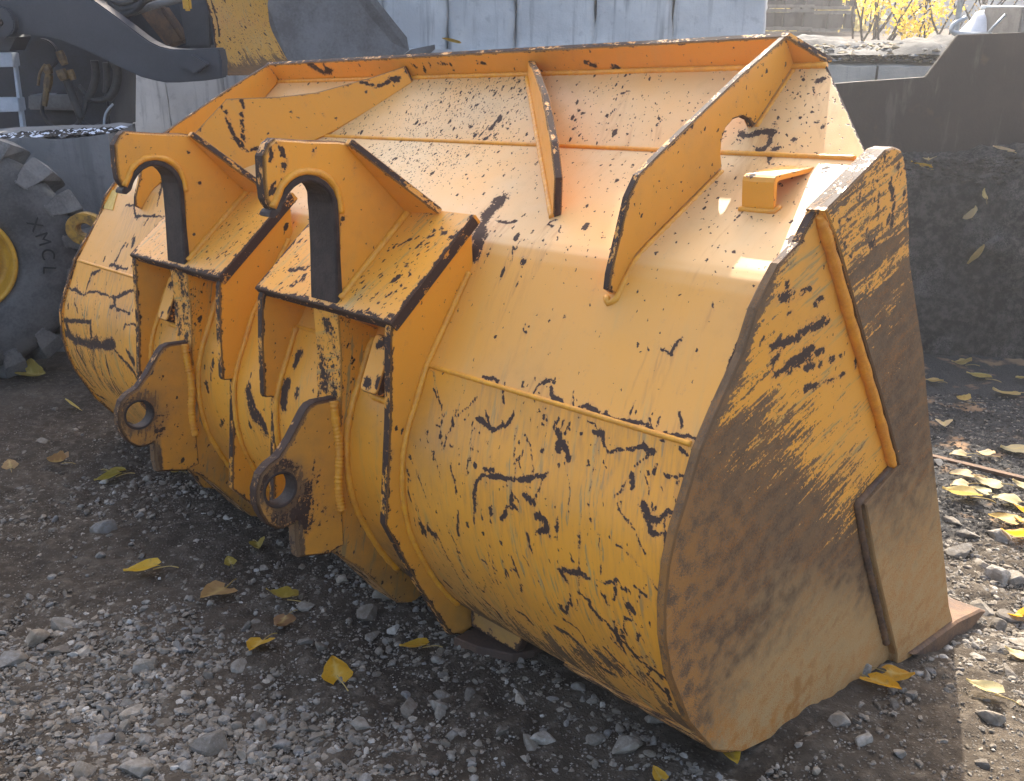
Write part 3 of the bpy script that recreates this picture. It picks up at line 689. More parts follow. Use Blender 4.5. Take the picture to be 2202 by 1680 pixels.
# ---- side plates
SP = [(.16, 1.105), (.11, 1.05), (.045, 1.018), (.005, .975), (-.02, .944), (-.055, .865), (-.085, .824), (-.125, .772), (-.168, .709), (-.200, .632), (-.228, .57), (-.245, .51), (-.251, .431), (-.245, .36),
      (-.222, .275), (-.153, .138), (-.060, .025), (.052, -.036), (.207, -.068), (.5, -.10), (.75, -.128), (.75, 0), (.60, .3), (.66, .48), (.55, .64), (.36, .9), (.23, 1.09), (.20, 1.118)]
def sp_rust(p):
    y, z = p[:, 0], p[:, 1]
    b = .83-.78*(y+.05)
    r = .5+(b-z)/.62
    r = np.maximum(r, .62*np.exp(-np.maximum(0, (y+.02)-(-.24+.0)-.0)/.05)*(z > .5))
    dl = np.full(len(p), 9.)
    for a, b_ in zip(SP[:20], SP[1:21]): dl = np.minimum(dl, seg_dist(p, np.array(a), np.array(b_)))
    r = np.maximum(r, 1.05*np.exp(-dl/.035)*np.clip((1.06-z)/.1, 0, 1))
    low = np.clip((.45-z)/.5, 0, 1)
    return np.clip(r, 0, 1)+.75*low*np.clip((y+.25)/.3, 0, 1)
def sp_orange(p):
    dl = np.full(len(p), 9.)
    for a, b_ in zip(SP[11:19], SP[12:20]): dl = np.minimum(dl, seg_dist(p, np.array(a), np.array(b_)))
    return 1.15*np.exp(-dl/.13)*(.4+1.1*vnoise(p[:, 0], p[:, 1], 7, 88))
yz_plate('side_plate', SP, 0.0, .022, mat=M_SIDE, rust=sp_rust, orange=sp_orange,
         mstrokes=conv([([(1040,380),(900,450),(770,520),(690,540)],46),([(930,560),(800,640),(700,700)],42),([(940,180),(850,210),(700,260)],42),([(1010,560),(880,640),(790,700)],30),([(1110,590),(960,640),(880,680)],28),([(780,0),(775,190)],15),
                        ([(800,330),(820,350)],40),([(960,290),(940,320)],24),([(740,480),(750,560),(700,620)],34),([(1120,690),(1000,740),(900,790)],34),([(1180,600),(1190,660)],26),([(980,70),(975,120)],14),([(1000,240),(960,260)],22)], 1412.4, 552.7, 2.789), wear=.011, spk=.05, scr=.75, res=.012)
yz_plate('side_plate', SP, -2.978, .022, mat=M_SIDE, rust=lambda p: np.zeros(len(p)), wear=.008, spk=.03, res=.02)
CU = [(.155, 1.108), (.372, 1.212), (.405, 1.216), (.435, 1.210), (.462, 1.187), (.502, 1.086), (.535, .974), (.666, .743), (.763, .526), (.925, .2), (1.044, -.053), (1.10, -.135), (1.02, -.155), (.74, -.115),
      (.733, -.08), (.535, .265), (.455, .426), (.614, .48), (.491, .656), (.342, .86), (.211, 1.045)]
def cu_rust(p):
    y, z = p[:, 0], p[:, 1]
    r = .52+(1.10-z)/.95
    return np.clip(r, .43, 1)+.8*np.clip((.55-z)/.5, 0, 1)
yz_plate('side_cutter', CU, .022, .046, mat=M_SIDE, rust=cu_rust,
         mstrokes=conv([([(1230,1110),(1225,1190)],26),([(1330,1060),(1340,1200),(1310,1300)],34),([(1400,1080),(1430,1250),(1400,1400)],40),([(1080,1350),(1150,1330)],40),([(1250,1400),(1330,1500),(1200,1600)],56),([(1450,1000),(1460,1100)],24),([(1120,1450),(1180,1560)],40),([(1480,1150),(1490,1400)],22)], 1412.4, 0, 2.789), orange=lambda p: .55*np.clip((.45-p[:, 1])/.35, 0, 1)*(.3+1.0*vnoise(p[:, 0], p[:, 1], 6, 89)), wear=.009, spk=.12, scr=.9, clean=tuple(range(13, 21)), res=.012)
yz_plate('side_cutter', CU, -2.976, .046, mat=M_SIDE, rust=cu_rust, wear=.009, spk=.12, clean=tuple(range(13, 21)), res=.02)
wl = [(.160, 1.096), (.20, 1.045), (.331, .86), (.480, .656), (.602, .48)]
MB().tube(catmull([(.006, y, z) for y, z in wl], 12), [.006+.007*min(1, i/8)+.001*math.sin(i*1.3) for i in range(49)], 8, .05).build('weld_bead', M_WELDO, bucket, smooth=True)
bead([(.004, .604, .474), (.004, .447, .424), (.004, .526, .265), (.004, .70, -.04)], .009, mat=M_RUST)
# ---- floor and cutting edge
plate('floor_plate', [(-2.97, 0), (-.03, 0), (-.03, .75), (-2.97, .75)], (0, .50, -.092), (1, 0, 0), (0, .993, -.115), .02, mat=M_BELLY, res=.12)
yz_plate('cutting_edge', [(.80, -.102), (1.095, -.118), (1.27, -.150), (1.315, -.172), (1.2, -.198), (1.0, -.192), (.887, -.165), (.845, -.128)], .035, 3.07, mat=M_RUST, res=.03, ch=.006)
# ---- wear strip under the heel near the right end, skid pad between
def heel():
    s0, s1 = 1.735, 1.93
    for nm, xa, xb, o_ in (('wear_strip', -.40, -.004, .010),):
        mb = MB(); P = []
        for s_ in np.linspace(s0, s1, 9):
            p = prof_at(s_); q = prof_at(s_+.01)-p; n = np.array([q[1], -q[0]]); n = n/np.linalg.norm(n); n = n if n[0] < 0 or n[1] < 0 else -n
            P.append((p-n*.004, p+n*o_))
        prof = [a for a, b in P]+[b for a, b in P[::-1]]
        plate(nm, prof, (xb, 0, 0), (0, 1, 0), (0, 0, 1), xb-xa, wear=.012, res=.02, scr=.8, dirt=lambda p: np.full(len(p), .4), rust=lambda p: np.full(len(p), .36), wmax=.6)
heel()
plate('skid_pad', [(-.775, -.105), (-.70, -.092), (-.61, -.050), (-.585, .0), (-.60, .12), (-.775, .12)], (0, 0, -.028), (1, 0, 0), (0, 1, 0), .04, mat=M_BELLY, res=.03)
plate('skid_rib', [(-.765, -.012), (-.59, -.012), (-.56, .06), (-.765, .06)], (0, -.055, 0), (1, 0, 0), (0, 0, 1), .03, mat=M_PAINT2, res=.02, wear=.02, dirt=lambda p: np.full(len(p), .7), wmax=.8)
# ---- coupling hook assemblies
def front_line(z): return np.interp(z, [.06, .2, .42, .59, .71, .83], [-.27, -.298, -.268, -.250, -.243, -.247])
def pol_side(outer_):
    """box side plate in the (y,z) plane, shell side following the profile"""
    ss = np.linspace(PS[5]+.05, 1.88 if outer_ else 1.78, 26)[::-1]
    back = [tuple(prof_at(s_)+(0.012, 0)) for s_ in ss]
    if outer_: f = [(-.012, 1.040), (-.252, .835), (-.258, .80), (-.268, .602), (-.293, .342), (-.202, .149), (-.101, -.03), (-.06, -.045)]
    else: f = [(-.012, 1.040), (-.245, .835), (-.257, .80), (-.267, .672), (-.272, .535), (-.268, .526), (-.238, .522), (-.250, .40), (-.272, .186), (-.182, .083), (-.09, .0), (-.06, -.01)]
    return f+back, len(f)
def hook(dx, tagn, sl):
    R, L = -.79+dx, -1.39+dx; hx = -1.02+dx
    outer_right = dx == 0
    for x, th, first in ((R, .028, True), (L+.028, .028, False)):
        o_ = outer_right if first else not outer_right
        P, nf = pol_side(o_)
        dirtf = lambda p: np.clip((.25-p[:, 1])/.4, 0, 1)*.8
        ms = ()
        if first and dx == 0: ms = conv([([(1055,1230)],20),([(880,80),(920,90)],10)], 0, 0, 1)
        yz_plate('box_side_plate', P, x, th, clean=tuple(range(nf-1, len(P))), wear=.011, spk=.05, dirt=dirtf, wmax=.71)
        ss = np.linspace(PS[5]+.055, 1.75, 60)
        if first: bead([(x+.004, prof_at(s_)[0]-.004, prof_at(s_)[1]) for s_ in ss], .008)
    # inner-left plate weld on its right face
    ss = np.linspace(PS[6], 1.68, 60); bead([(L+.032, prof_at(s_)[0]-.004, prof_at(s_)[1]) for s_ in ss], .009)
    # roof
    a = np.array((-.262, .826)); b = np.array((-.006, 1.0505)); Lr = np.hypot(*(b-a)); vdir = (b-a)/Lr
    ms = []
    if dx == 0:
        ms = conv([([(1400,1160),(1450,1050),(1560,940),(1680,870),(1790,930)],24),([(870,1330),(1030,1180),(1300,1000),(1520,900),(1680,860)],12),([(1230,1280),(1140,1420)],14),([(1440,1150),(1420,1250),(1300,1360),(1100,1520)],11),
                        ([(1230,1220)],36),([(960,1390)],24),([(460,1180),(560,1170),(620,1140)],28),([(590,1180),(560,1260),(450,1310)],26),([(520,960),(580,920)],26),([(1300,1440),(1350,1450)],20),([(900,1500),(1250,1560)],26)], 505.3, 268.4, 3.8)
    else:
        ms = conv([([(1300,1200),(1340,1060),(1430,940),(1530,910)],9),([(1180,1120)],46),([(1100,1090)],38),([(1240,1100),(1300,1050)],30),([(1120,1180)],30),([(940,1240),(1200,1290)],24)], 157.9, 252.6, 3.8)
    plate('box_roof', [(L-.004, 0), (R+.004, 0), (R+.004, Lr), (L-.004, Lr)], (0, a[0], a[1]), (1, 0, 0), (0, vdir[0], vdir[1]), .03, wear=.016, spk=.34, wmax=.80, scr=.5, clean=(2,), mstrokes=ms)
    # hook plate
    HO = [(-.247, .838), (-.020, 1.035), (-.020, 1.060), (-.192, 1.212), (-.222, 1.216), (-.301, 1.219), (-.383, 1.226), (-.400, 1.215), (-.417, 1.188), (-.419, 1.129), (-.417, 1.095), (-.410, 1.080), (-.396, 1.064)]
    SL = [(-.392, 1.080), (-.378, 1.103), (-.362, 1.118), (-.346, 1.130), (-.332, 1.136), (-.306, 1.139), (-.288, 1.133), (-.272, 1.124), (-.258, 1.113), (-.247, 1.100), (-.240, 1.086), (-.235, 1.070), (-.233, 1.055), (-.234, 1.0), (-.240, .92)]
    ms = []
    if dx == 0: ms = conv([([(375,200),(380,270)],34),([(395,190),(405,380)],16),([(380,330),(385,400)],28),([(315,480),(300,560)],34),([(410,440),(345,535)],30),([(290,210),(290,290)],34),([(645,225)],26),([(910,750)],14),([(1000,960)],14)], 505.3, 268.4, 3.8)
    else: ms = conv([([(520,125)],26),([(935,290)],22),([(1045,545)],26),([(1175,465)],16),([(990,900)],18),([(1010,745)],16),([(985,505)],16),([(800,165)],14)], 157.9, 252.6, 3.8)
    hk = yz_plate('hook_plate', HO+SL, hx, .045, clean=(0, 1, len(HO)+len(SL)-1), wear=.010, spk=.055, res=.007, mstrokes=ms, wmax=.73, ch=.007)
    bead([(hx+.004, y, z) for y, z in ((-.24, .846), (-.021, 1.042))], .010)
    # slot liner: thick strip along the slot and the hook tip, wider than the hook plate
    IN = [(-.401, 1.052), (-.385, 1.063), (-.376, 1.085), (-.362, 1.103), (-.346, 1.117), (-.326, 1.126), (-.304, 1.128), (-.284, 1.121), (-.268, 1.110), (-.254, 1.094), (-.247, 1.075), (-.245, 1.05), (-.246, .98), (-.252, .835)]
    OU = [(-.232, .835), (-.232, .98), (-.231, 1.05), (-.233, 1.08), (-.243, 1.106), (-.260, 1.125), (-.282, 1.138), (-.304, 1.144), (-.330, 1.141), (-.352, 1.131), (-.372, 1.114), (-.387, 1.092), (-.397, 1.075), (-.412, 1.068), (-.415, 1.056)]
    def resamp(L, n):
        L = np.array(L); d_ = np.concatenate([[0], np.cumsum(np.hypot(*np.diff(L, axis=0).T))]); t_ = np.linspace(0, d_[-1], n)
        return np.stack([np.interp(t_, d_, L[:, 0]), np.interp(t_, d_, L[:, 1])], -1)
    n_ = 60; I_ = resamp(IN, n_); O2 = resamp(OU[::-1], n_); V = []
    for i in range(n_):
        w_ = .046+.066*min(1, max(0, (i/n_-.22)/.25)); rd_ = .005*max(0, 1-i/4)
        (y1, z1), (y2, z2) = I_[i], O2[i]
        V += [(hx+.004, y2, z2), (hx+.006, y1*.8+y2*.2, z1*.8+z2*.2), (hx+.002, y1, z1), (hx+.004-w_, y1, z1), (hx+.004-w_, y2, z2)]
    F = [(i*5+k, (i+1)*5+k, (i+1)*5+(k+1) % 5, i*5+(k+1) % 5) for i in range(n_-1) for k in range(5)]+[(0, 1, 2, 3, 4), tuple((n_-1)*5+k for k in (4, 3, 2, 1, 0))]
    MB().add(V, F).build('slot_liner', M_STEEL, bucket, bevel=.0015)
    # raised ring of weld and paint round the slot on the visible face
    bead([(hx-.001, y, z) for y, z in [(a_+(.008 if a_ > -.30 else -.006), b_+(.007 if b_ > 1.1 else 0)) for a_, b_ in OU[2:13]]], .009, ripple=.04)
    # back brace, leaning plate between hook back edge and roof
    A_ = np.array([hx-.002, -.192, 1.210]); B_ = np.array([hx+.118, -.014, 1.048]); C_ = np.array([hx-.002, -.022, 1.042])
    U_ = (C_-A_)/np.linalg.norm(C_-A_); nn = np.cross(U_, B_-A_); nn /= np.linalg.norm(nn); V_ = np.cross(nn, U_)
    pp = lambda P_: ((P_-A_)@U_, (P_-A_)@V_)
    tri = [pp(A_-U_*.006), pp(C_), pp(B_), pp(A_+V_*.016-U_*.004)]
    plate('back_brace', tri, A_+nn*.01, U_, V_, .02, clean=(0, 1), wear=.008, wmax=.72)
    bead([tuple(C_+(0.004, -.004, .006)), tuple(B_+(-.012, -.006, .003))], .009)
    # front bar and web under the roof
    zs = [.822, .71, .59, .42, .2, .19]
    fr = [(float(front_line(z)), z) for z in (.815, .71, .59, .42, .21)]+[(-.31, .2), (-.22, .12), (-.10, -.03), (-.05, -.05)]
    ss = np.linspace(1.88, PS[6]-.05, 20); bk = [tuple(prof_at(s_)+(.012, 0)) for s_ in ss]
    def bmark(p):
        return .12+.5*np.exp(-((p[:, 1]-.72)/.12)**2)*(p[:, 0] < -.2)
    yz_plate('front_bar', fr+bk, hx, .112, clean=tuple(range(len(fr)-1, len(fr)+len(bk)-1)), wear=.013, res=.009, scr=1.0, fn=bmark, wmax=.56,
             dirt=lambda p: np.clip((.55-p[:, 1])/.5, 0, 1)*.7)
    ss = np.linspace(PS[6]-.03, 1.72, 60); bead([(hx+.004, prof_at(s_)[0]-.004, prof_at(s_)[1]) for s_ in ss], .010)
    # pin lug with eye
    LG = [(-.262, .60), (-.321, .602), (-.340, .597), (-.355, .583), (-.398, .523), (-.432, .487), (-.462, .474), (-.485, .455), (-.499, .42), (-.501, .385), (-.493, .355), (-.478, .325), (-.455, .306), (-.434, .300), (-.402, .305), (-.404, .25), (-.400, .211), (-.31, .190), (-.262, .2)]
    hole = arc((-.437, .405), .040, 0, 360, 28)[:-1]
    def grease(p):
        d_ = np.hypot(p[:, 0]+.437, p[:, 1]-.405)
        k_ = np.clip(1.15-d_/.092, 0, 1)+np.clip((.34-p[:, 1])/.08, 0, .7)*(p[:, 0] < -.38)
        return np.clip(k_, 0, 1)
    lg = yz_plate('pin_lug', LG, hx+.004, .042, holes=(hole,), wear=.012, res=.007, ch=.007, spk=.12, rust=(lambda p: grease(p)*1.0), dirt=lambda p: np.clip(.35+grease(p), 0, 1), wmax=.8, strokes=[([(-.437, .41), (-.43, .335)], .066)] if dx == 0 else [([(-.437, .40)], .050)])
    rg = MB(); n = 40
    V_ = []; 
    for i in range(n):
        a_ = 2*math.pi*i/n
        for rr, xx in ((.0395, hx+.0035), (.044, hx+.0055), (.047, hx+.0035), (.0395, hx-.040)):
            V_.append((xx, -.437+rr*math.cos(a_), .405+rr*math.sin(a_)))
    F_ = [(i*4+k, ((i+1) % n)*4+k, ((i+1) % n)*4+(k+1) % 4, i*4+(k+1) % 4) for i in range(n) for k in range(4)]
    rg.add(V_, F_).build('eye_bushing', M_STEEL, lg, smooth=False)
    Z = np.linspace(.595, .30, 90); bead([(hx+.004, -.270+.004*math.sin(z*30), z) for z in Z], .0115, ripple=.13, step=.011)
    # rounded stop pad between bar and side plate
    xc = (hx+R)/2-.012 if dx == 0 else (hx-.112+L)/2+.02; sm = 1.068
    p = prof_at(sm); q = prof_at(sm+.02)-prof_at(sm-.02); q /= np.hypot(*q); n_ = np.array([q[1], -q[0]]); n_ = n_ if n_[0] < 0 else -n_
    w2, h2, r_ = .037, .072, .016
    rr = []
    for (sx, sy, a0) in ((1, 1, 0), (-1, 1, 90), (-1, -1, 180), (1, -1, 270)):
        rr += [(xc+sx*(w2-r_)+r_*math.cos(math.radians(a0+t_)), sy*(h2-r_)+r_*math.sin(math.radians(a0+t_))) for t_ in (0, 30, 60, 90)]
    O_ = (0, p[0]+n_[0]*.048, p[1]+n_[1]*.048)
    pst = [([(xc-.005, .050), (xc+.012, .058)], .016), ([(xc-.01, -.050)], .012), ([(xc+.03, -.045), (xc+.03, -.03)], .006), ([(xc+.034, .01)], .004)]
    plate('stop_pad', rr, O_, (1, 0, 0), (0, -q[0], -q[1]), .055, wear=.004, res=.005, ch=.004, spk=.05, strokes=pst, scr=.2)
    br = [(x_+(x_-xc)*.18, p[0]+n_[0]*.004-q[0]*y_*1.10, p[1]+n_[1]*.004-q[1]*y_*1.10) for x_, y_ in rr+rr[:1]]
    bead(br, .009)
hook(0.0, 'near', None); hook(-.81, 'far', None)

# ================================================================== BACKGROUND
def rough_block(name, quad, depth, mat, label, group=None, amp=.012, n=26, m=18, cat='concrete block', ease=0, seed=0, rnd=0):
    """concrete block: front face quad (bl, br, tr, tl world points), pushed back by depth along the horizontal normal"""
    bl, br, tr, tl = [Vector(p) for p in quad]; X = br-bl; nrm = Vector((0, 0, 1)).cross(X).normalized()
    r = np.random.default_rng(seed+len(label)); V = []; F = []
    def grid(a, b, c, d, nu, nv):
        o = len(V)
        for j in range(nv+1):
            for i in range(nu+1):
                u, v = i/nu, j/nv; V.append((a*(1-u)+b*u)*(1-v)+(d*(1-u)+c*u)*v)
        F.extend([(o+j*(nu+1)+i, o+j*(nu+1)+i+1, o+(j+1)*(nu+1)+i+1, o+(j+1)*(nu+1)+i) for j in range(nv) for i in range(nu)])
    D = nrm*depth
    grid(bl, br, tr, tl, n, m); grid(tl, tr, tr+D, tl+D, n, 8); grid(br, br+D, tr+D, tr, 6, m); grid(bl+D, bl, tl, tl+D, 6, m); grid(br+D, bl+D, tl+D, tr+D, 4, 4)
    A = np.array([tuple(v) for v in V]); c = A.mean(0); S_ = 1.0
    ph = r.uniform(0, 50, 3)
    nz = lambda s, k: (vnoise(A[:, 0]+A[:, 1]*.7+ph[0], A[:, 2]+A[:, 1]*.4+ph[1], s, seed+k)-.5)
    dsp = nz(4, 1)*2.0+nz(11, 2)*1.2+nz(27, 3)*.8
    out = (A-c); out /= np.linalg.norm(out, axis=1)[:, None]
    # ease the corners inward
    if rnd:
        nv_ = np.array(nrm); dy_ = (A-np.array(bl))@nv_; dz_ = tl.z-A[:, 2]+0*dy_; k_ = (dy_ < rnd) & (dz_ < rnd)
        vy, vz = dy_-rnd, dz_-rnd; ln = np.maximum(np.hypot(vy, vz), 1e-6); ny_, nz_ = rnd+vy/ln*rnd, rnd+vz/ln*rnd
        A[k_] += nv_[None]*(ny_-dy_)[k_, None]; A[k_, 2] -= (nz_-dz_)[k_]
    A = A+out*(dsp*amp)[:, None]
    if ease:
        ux = np.array(X.normalized()); t_ = (A-np.array(bl))@ux; e_ = np.minimum(t_, X.length-t_)
        A = A+ux[None]*(.05*np.exp(-np.maximum(e_, 0)/.05)*(vnoise(A[:, 2], A[:, 2]*0+seed, 5, 201)*.6+vnoise(A[:, 2], A[:, 2]*0+seed, 14, 202)*.4-.55)*np.sign(t_-X.length/2))[:, None]
        ux = np.array(X.normalized()); L_ = X.length; t_ = (A-np.array(bl))@ux; e_ = np.minimum(t_, L_-t_)
        nn_ = np.array(nrm); A = A+nn_[None]*(ease*np.exp(-np.maximum(e_, 0)/.03)*(.5+vnoise(A[:, 0], A[:, 2], 9, seed+7)))[:, None]
    me = mesh_np(name, A, [np.array(F)], True)
    import bmesh
    bm = bmesh.new(); bm.from_mesh(me); bmesh.ops.remove_doubles(bm, verts=bm.verts, dist=.0005); bmesh.ops.recalc_face_normals(bm, faces=bm.faces)
    for e in bm.edges: e.smooth = (e.calc_face_angle(0) < .9) if len(e.link_faces) == 2 else True
    bm.to_mesh(me); bm.free()
    o = link(name, me, mat); return tag(o, label, cat, group)
# wall line: depth as a function of pixel column
def wallY(px): return 8.3-(px-240)*(8.3-6.95)/(2010-240)
def wq(xl, xr, yb_l, yb_r, yt_l, yt_r, off=0): return [at(xl, yb_l, wallY(xl)+off), at(xr, yb_r, wallY(xr)+off), at(xr, yt_r, wallY(xr)+off), at(xl, yt_l, wallY(xl)+off)]
def led(px): return 99+(px-240)*.013         # pixel height of the lower tier's top edge
low = [(234, 346), (348, 473), (475, 640), (642, 845), (847, 1100), (1102, 1360), (1362, 1630), (1632, 1884), (1890, 2150)]
low_lab = ['pale lower wall block left of the first joint, below the dark machine arm', 'pale lower wall block between two joints, below the arm tip', 'lower wall block behind the raised grey bucket, left part', 'lower wall block behind the raised grey bucket, right part',
           'lower wall block hidden behind the yellow lip, holding a yellow leaf', 'lower wall block mostly hidden behind the middle of the yellow lip', 'lower wall block mostly hidden behind the right part of the lip', 'tan low wall block right of the yellow lip, left of the crack-like joint', 'tan low wall block between the joint and the brown steel plate']
for i, ((a, b), lb) in enumerate(zip(low, low_lab)):
    ga = at(a, 300, wallY(a)); 
    q = wq(a, b, 0, 0, led(a)+(22 if i > 6 else 0), led(b)+(24 if i > 6 else 0))
    zb = -.6
    q[0] = Vector((q[3].x, q[3].y, zb)); q[1] = Vector((q[2].x, q[2].y, zb))
    rough_block('concrete_block', q, .75, M_CONC_T if i > 6 else M_CONC, lb, 'blocks of the lower wall tier', amp=.016 if i > 6 else .008, seed=i*11)
up = [(470, 640), (643, 819), (823, 957), (962, 1103), (1107, 1273), (1277, 1439), (1441, 1641)]
up_lab = ['upper wall block at the far left, behind the dark arm', 'upper wall block behind the raised grey bucket', 'pale blue-grey upper wall block just right of the raised bucket', 'pale upper wall block above the leaf on the ledge, between two rough joints', 'pale upper wall block in the middle of the upper row', 'pale upper wall block second from the right end of the row', 'pale grey upper wall block at the right end, beside the pallets']
for i, ((a, b), lb) in enumerate(zip(up, up_lab)):
    q = wq(a, b, led(a)+8, led(b)+8, -330, -330, off=.10)
    q[3] = Vector((q[0].x, q[0].y, q[0].z+(6.4 if i < 6 else 2.4))); q[2] = Vector((q[1].x, q[1].y, q[1].z+(6.4 if i < 6 else 2.4)))  # unseen height above view stretched to shade the foreground, end block kept short
    rough_block('concrete_block', q, .7, M_CONC, lb, 'blocks of the upper wall tier', amp=.030, seed=i*17+3, ease=.06, n=34, m=140 if i < 6 else 60)
# upper yard behind the low wall, with litter along its edge
ZT = at(1900, 122, wallY(1900)).z
yard = MB(); p0 = at(1560, led(1560), wallY(1560)+.65); p1 = at(2500, led(2500), wallY(2500)+.55)
yard.prism([(p0.x-4, p0.y+1.2, ZT-.02), (p0.x, p0.y, ZT-.02), (p1.x+1, p1.y, ZT-.02), (16, 12, ZT-.02), (16, 30, ZT+.1), (-12, 30, ZT+.1)], (0, 0, -.3))
tag(yard.build('upper_yard_ground', M_SOIL), kind='structure')
def rubble_bank():
    n, m = 150, 34; V = []
    for j in range(m+1):
        for i in range(n+1):
            px_ = 1560+i/n*760; Y = wallY(px_)+.04+j/m*2.3; p = at(px_, 100, Y); x = p.x
            h = .02+.11*(vnoise(np.array(x), np.array(Y), 2.3, 61)-.35)+.07*(vnoise(np.array(x), np.array(Y), 7, 62)-.4)+.03*(vnoise(np.array(x), np.array(Y), 19, 63)-.5)
            V.append((x, Y, ZT+max(-.01, float(h))*min(1, j/3+.15)*(1 if j < m-3 else .2)))
    F = np.array([(j*(n+1)+i, j*(n+1)+i+1, (j+1)*(n+1)+i+1, (j+1)*(n+1)+i) for j in range(m) for i in range(n)])
    tag(link('rubble_bank', mesh_np('rubble_bank', np.array(V), F, True), conc_mat('dirty_rubble', (.075, .077, .076), (.042, .042, .040), (.018, .016, .014), .8)), kind='structure')
rubble_bank()
# left low block
q = [at(-130, 500, 5.15), at(228, 470, 5.25), at(231, 290, 5.25), at(-130, 311, 5.15)]
q[0] = Vector((q[3].x, q[3].y, -.45)); q[1] = Vector((q[2].x, q[2].y, -.45))
blk = rough_block('concrete_block', q, .62, M_CONC_D, 'dark grey low concrete block behind the tyre, topped with debris', amp=.012, seed=77)
# crumbs and shreds lying on that block
def crumbs(name, n, f, size, mat, kind='stuff', seed=3):
    r = np.random.default_rng(seed); V = []; F = []
    for i in range(n):
        c = f(r); s_ = size*r.uniform(.5, 1.6); a = r.uniform(0, 6.28); P = r.normal(size=(6, 3)); P /= np.linalg.norm(P, axis=1)[:, None]
        O6 = np.array([(1, 0, 0), (-1, 0, 0), (0, 1, 0), (0, -1, 0), (0, 0, 1), (0, 0, -1)])*(np.array([1.3, .8, .45])*s_)*r.uniform(.6, 1.3, (6, 1))
        ca, sa = math.cos(a), math.sin(a); O6 = O6@np.array([[ca, sa, 0], [-sa, ca, 0], [0, 0, 1]])
        o = len(V); V.extend(O6+np.array(c))
        F.extend([(o, o+2, o+4), (o+2, o+1, o+4), (o+1, o+3, o+4), (o+3, o, o+4), (o+2, o, o+5), (o+1, o+2, o+5), (o+3, o+1, o+5), (o, o+3, o+5)])
    me = mesh_np(name, np.array(V), np.array(F)); return tag(link(name, me, mat), kind=kind)
bt = q[3].z
def fblk(r):
    u = r.random(); v = r.random()**1.5*.3; p = q[3]*(1-u)+q[2]*u; return (p.x, p.y+.02+v, p.z+.008)
crumbs('debris_crumbs', 420, fblk, .017, M_TAR, seed=5); crumbs('pale_debris', 200, fblk, .017, M_WHITE, seed=6)
# ---- black tarry block and brown steel plate on the right
def world_block(name, pts_front, depth, mat, label, cat, amp, seed):
    return rough_block(name, pts_front, depth, mat, label, None, amp, 110, 60, cat, seed=seed, rnd=.13)
gl = at_ground(1955, 750); YB = gl.y
f0 = at(1880, 352, YB); f1 = at(2560, 345, YB-.25)
world_block('tarry_block', [(f0.x, f0.y, -.5), (f1.x, f1.y, -.5), f1, f0], .75, M_TAR, 'long black tar-crusted block with yellow leaves on it, right of the bucket', 'block', .055, 5)
def ftb(r):
    u = r.random(); v = r.random()**1.2*.34; p = f0*(1-u)+f1*u; return (p.x, p.y+.01+v, p.z+.008-.13*max(0, 1-v/.13)**2)
crumbs('tar_crumbs', 1500, ftb, .021, M_TAR, seed=15)
YP = YB+.34
pl = [at(1700, 188, YP), at(1832, 177, YP), at(1990, 166, YP), at(2060, 75, YP), at(2202, 70, YP), at(2500, 62, YP), at(2500, 330, YP), at(1700, 330, YP)]
for p in pl[-2:]: p.z = f0.z+.005
stp = empty('steel_plate', 'tall dark brown steel plate with stepped top edge standing on the black block', 'steel plate', (pl[2].x, YP, f0.z))
def world_child(mb, name, mat, root, smooth=False, bevel=0):
    o = mb.build(name, mat, root, smooth, bevel); o.matrix_parent_inverse = Matrix.Translation(root.location).inverted(); return o
world_child(MB().prism(pl, (0, .03, 0)), 'plate', M_DSTEEL, stp, bevel=.004)
world_child(MB().prism([p+Vector((0, .035, 0)) for p in (Vector((pl[2].x+.5, YP, f0.z)), Vector((pl[2].x+.52, YP, f0.z)), Vector((pl[2].x+.52, YP, f0.z+.5)), Vector((pl[2].x+.5, YP, f0.z+.5)))], (0, .3, 0)), 'rib', M_DSTEEL, stp)
# ---- wheel (left edge)
def lathe(mb, prof, n, axis_o, ax, e1, e2):
    o = len(mb.v); 
    V = []
    for i in range(n):
        a = 2*math.pi*i/n; d = e1*math.cos(a)+e2*math.sin(a)
        for r_, h_ in prof: V.append(axis_o+d*r_+ax*h_)
    m = len(prof); F = [(i*m+k, ((i+1) % n)*m+k, ((i+1) % n)*m+k+1, i*m+k+1) for i in range(n) for k in range(m-1)]
    mb.add(V, F)
wc = at(-88, 566, 4.55); ax = Vector((.50, -.86, .02)).normalized(); e2 = Vector((0, 0, 1)); e2 = (e2-ax*e2.dot(ax)).normalized(); e1 = e2.cross(ax)
wheel = empty('machine_wheel', 'big dusty black lugged tyre on a yellow rim at the left edge', 'wheel', wc)
RT = .545
tm = MB(); lathe(tm, [(.245, -.03), (.255, .02), (.30, .045), (.40, .055), (.50, .045), (.54, .01), (.555, -.05), (.555, -.34), (.50, -.38), (.30, -.36)], 72, wc, ax, e1, e2)
M_RUBBER_D = simple('dark_rubber_carcass', (.105, .102, .097), .85, (.050, .049, .047), 7, .0006, 80)
tyre = world_child(tm, 'tyre', M_RUBBER_D, wheel, smooth=True)
NL = 18
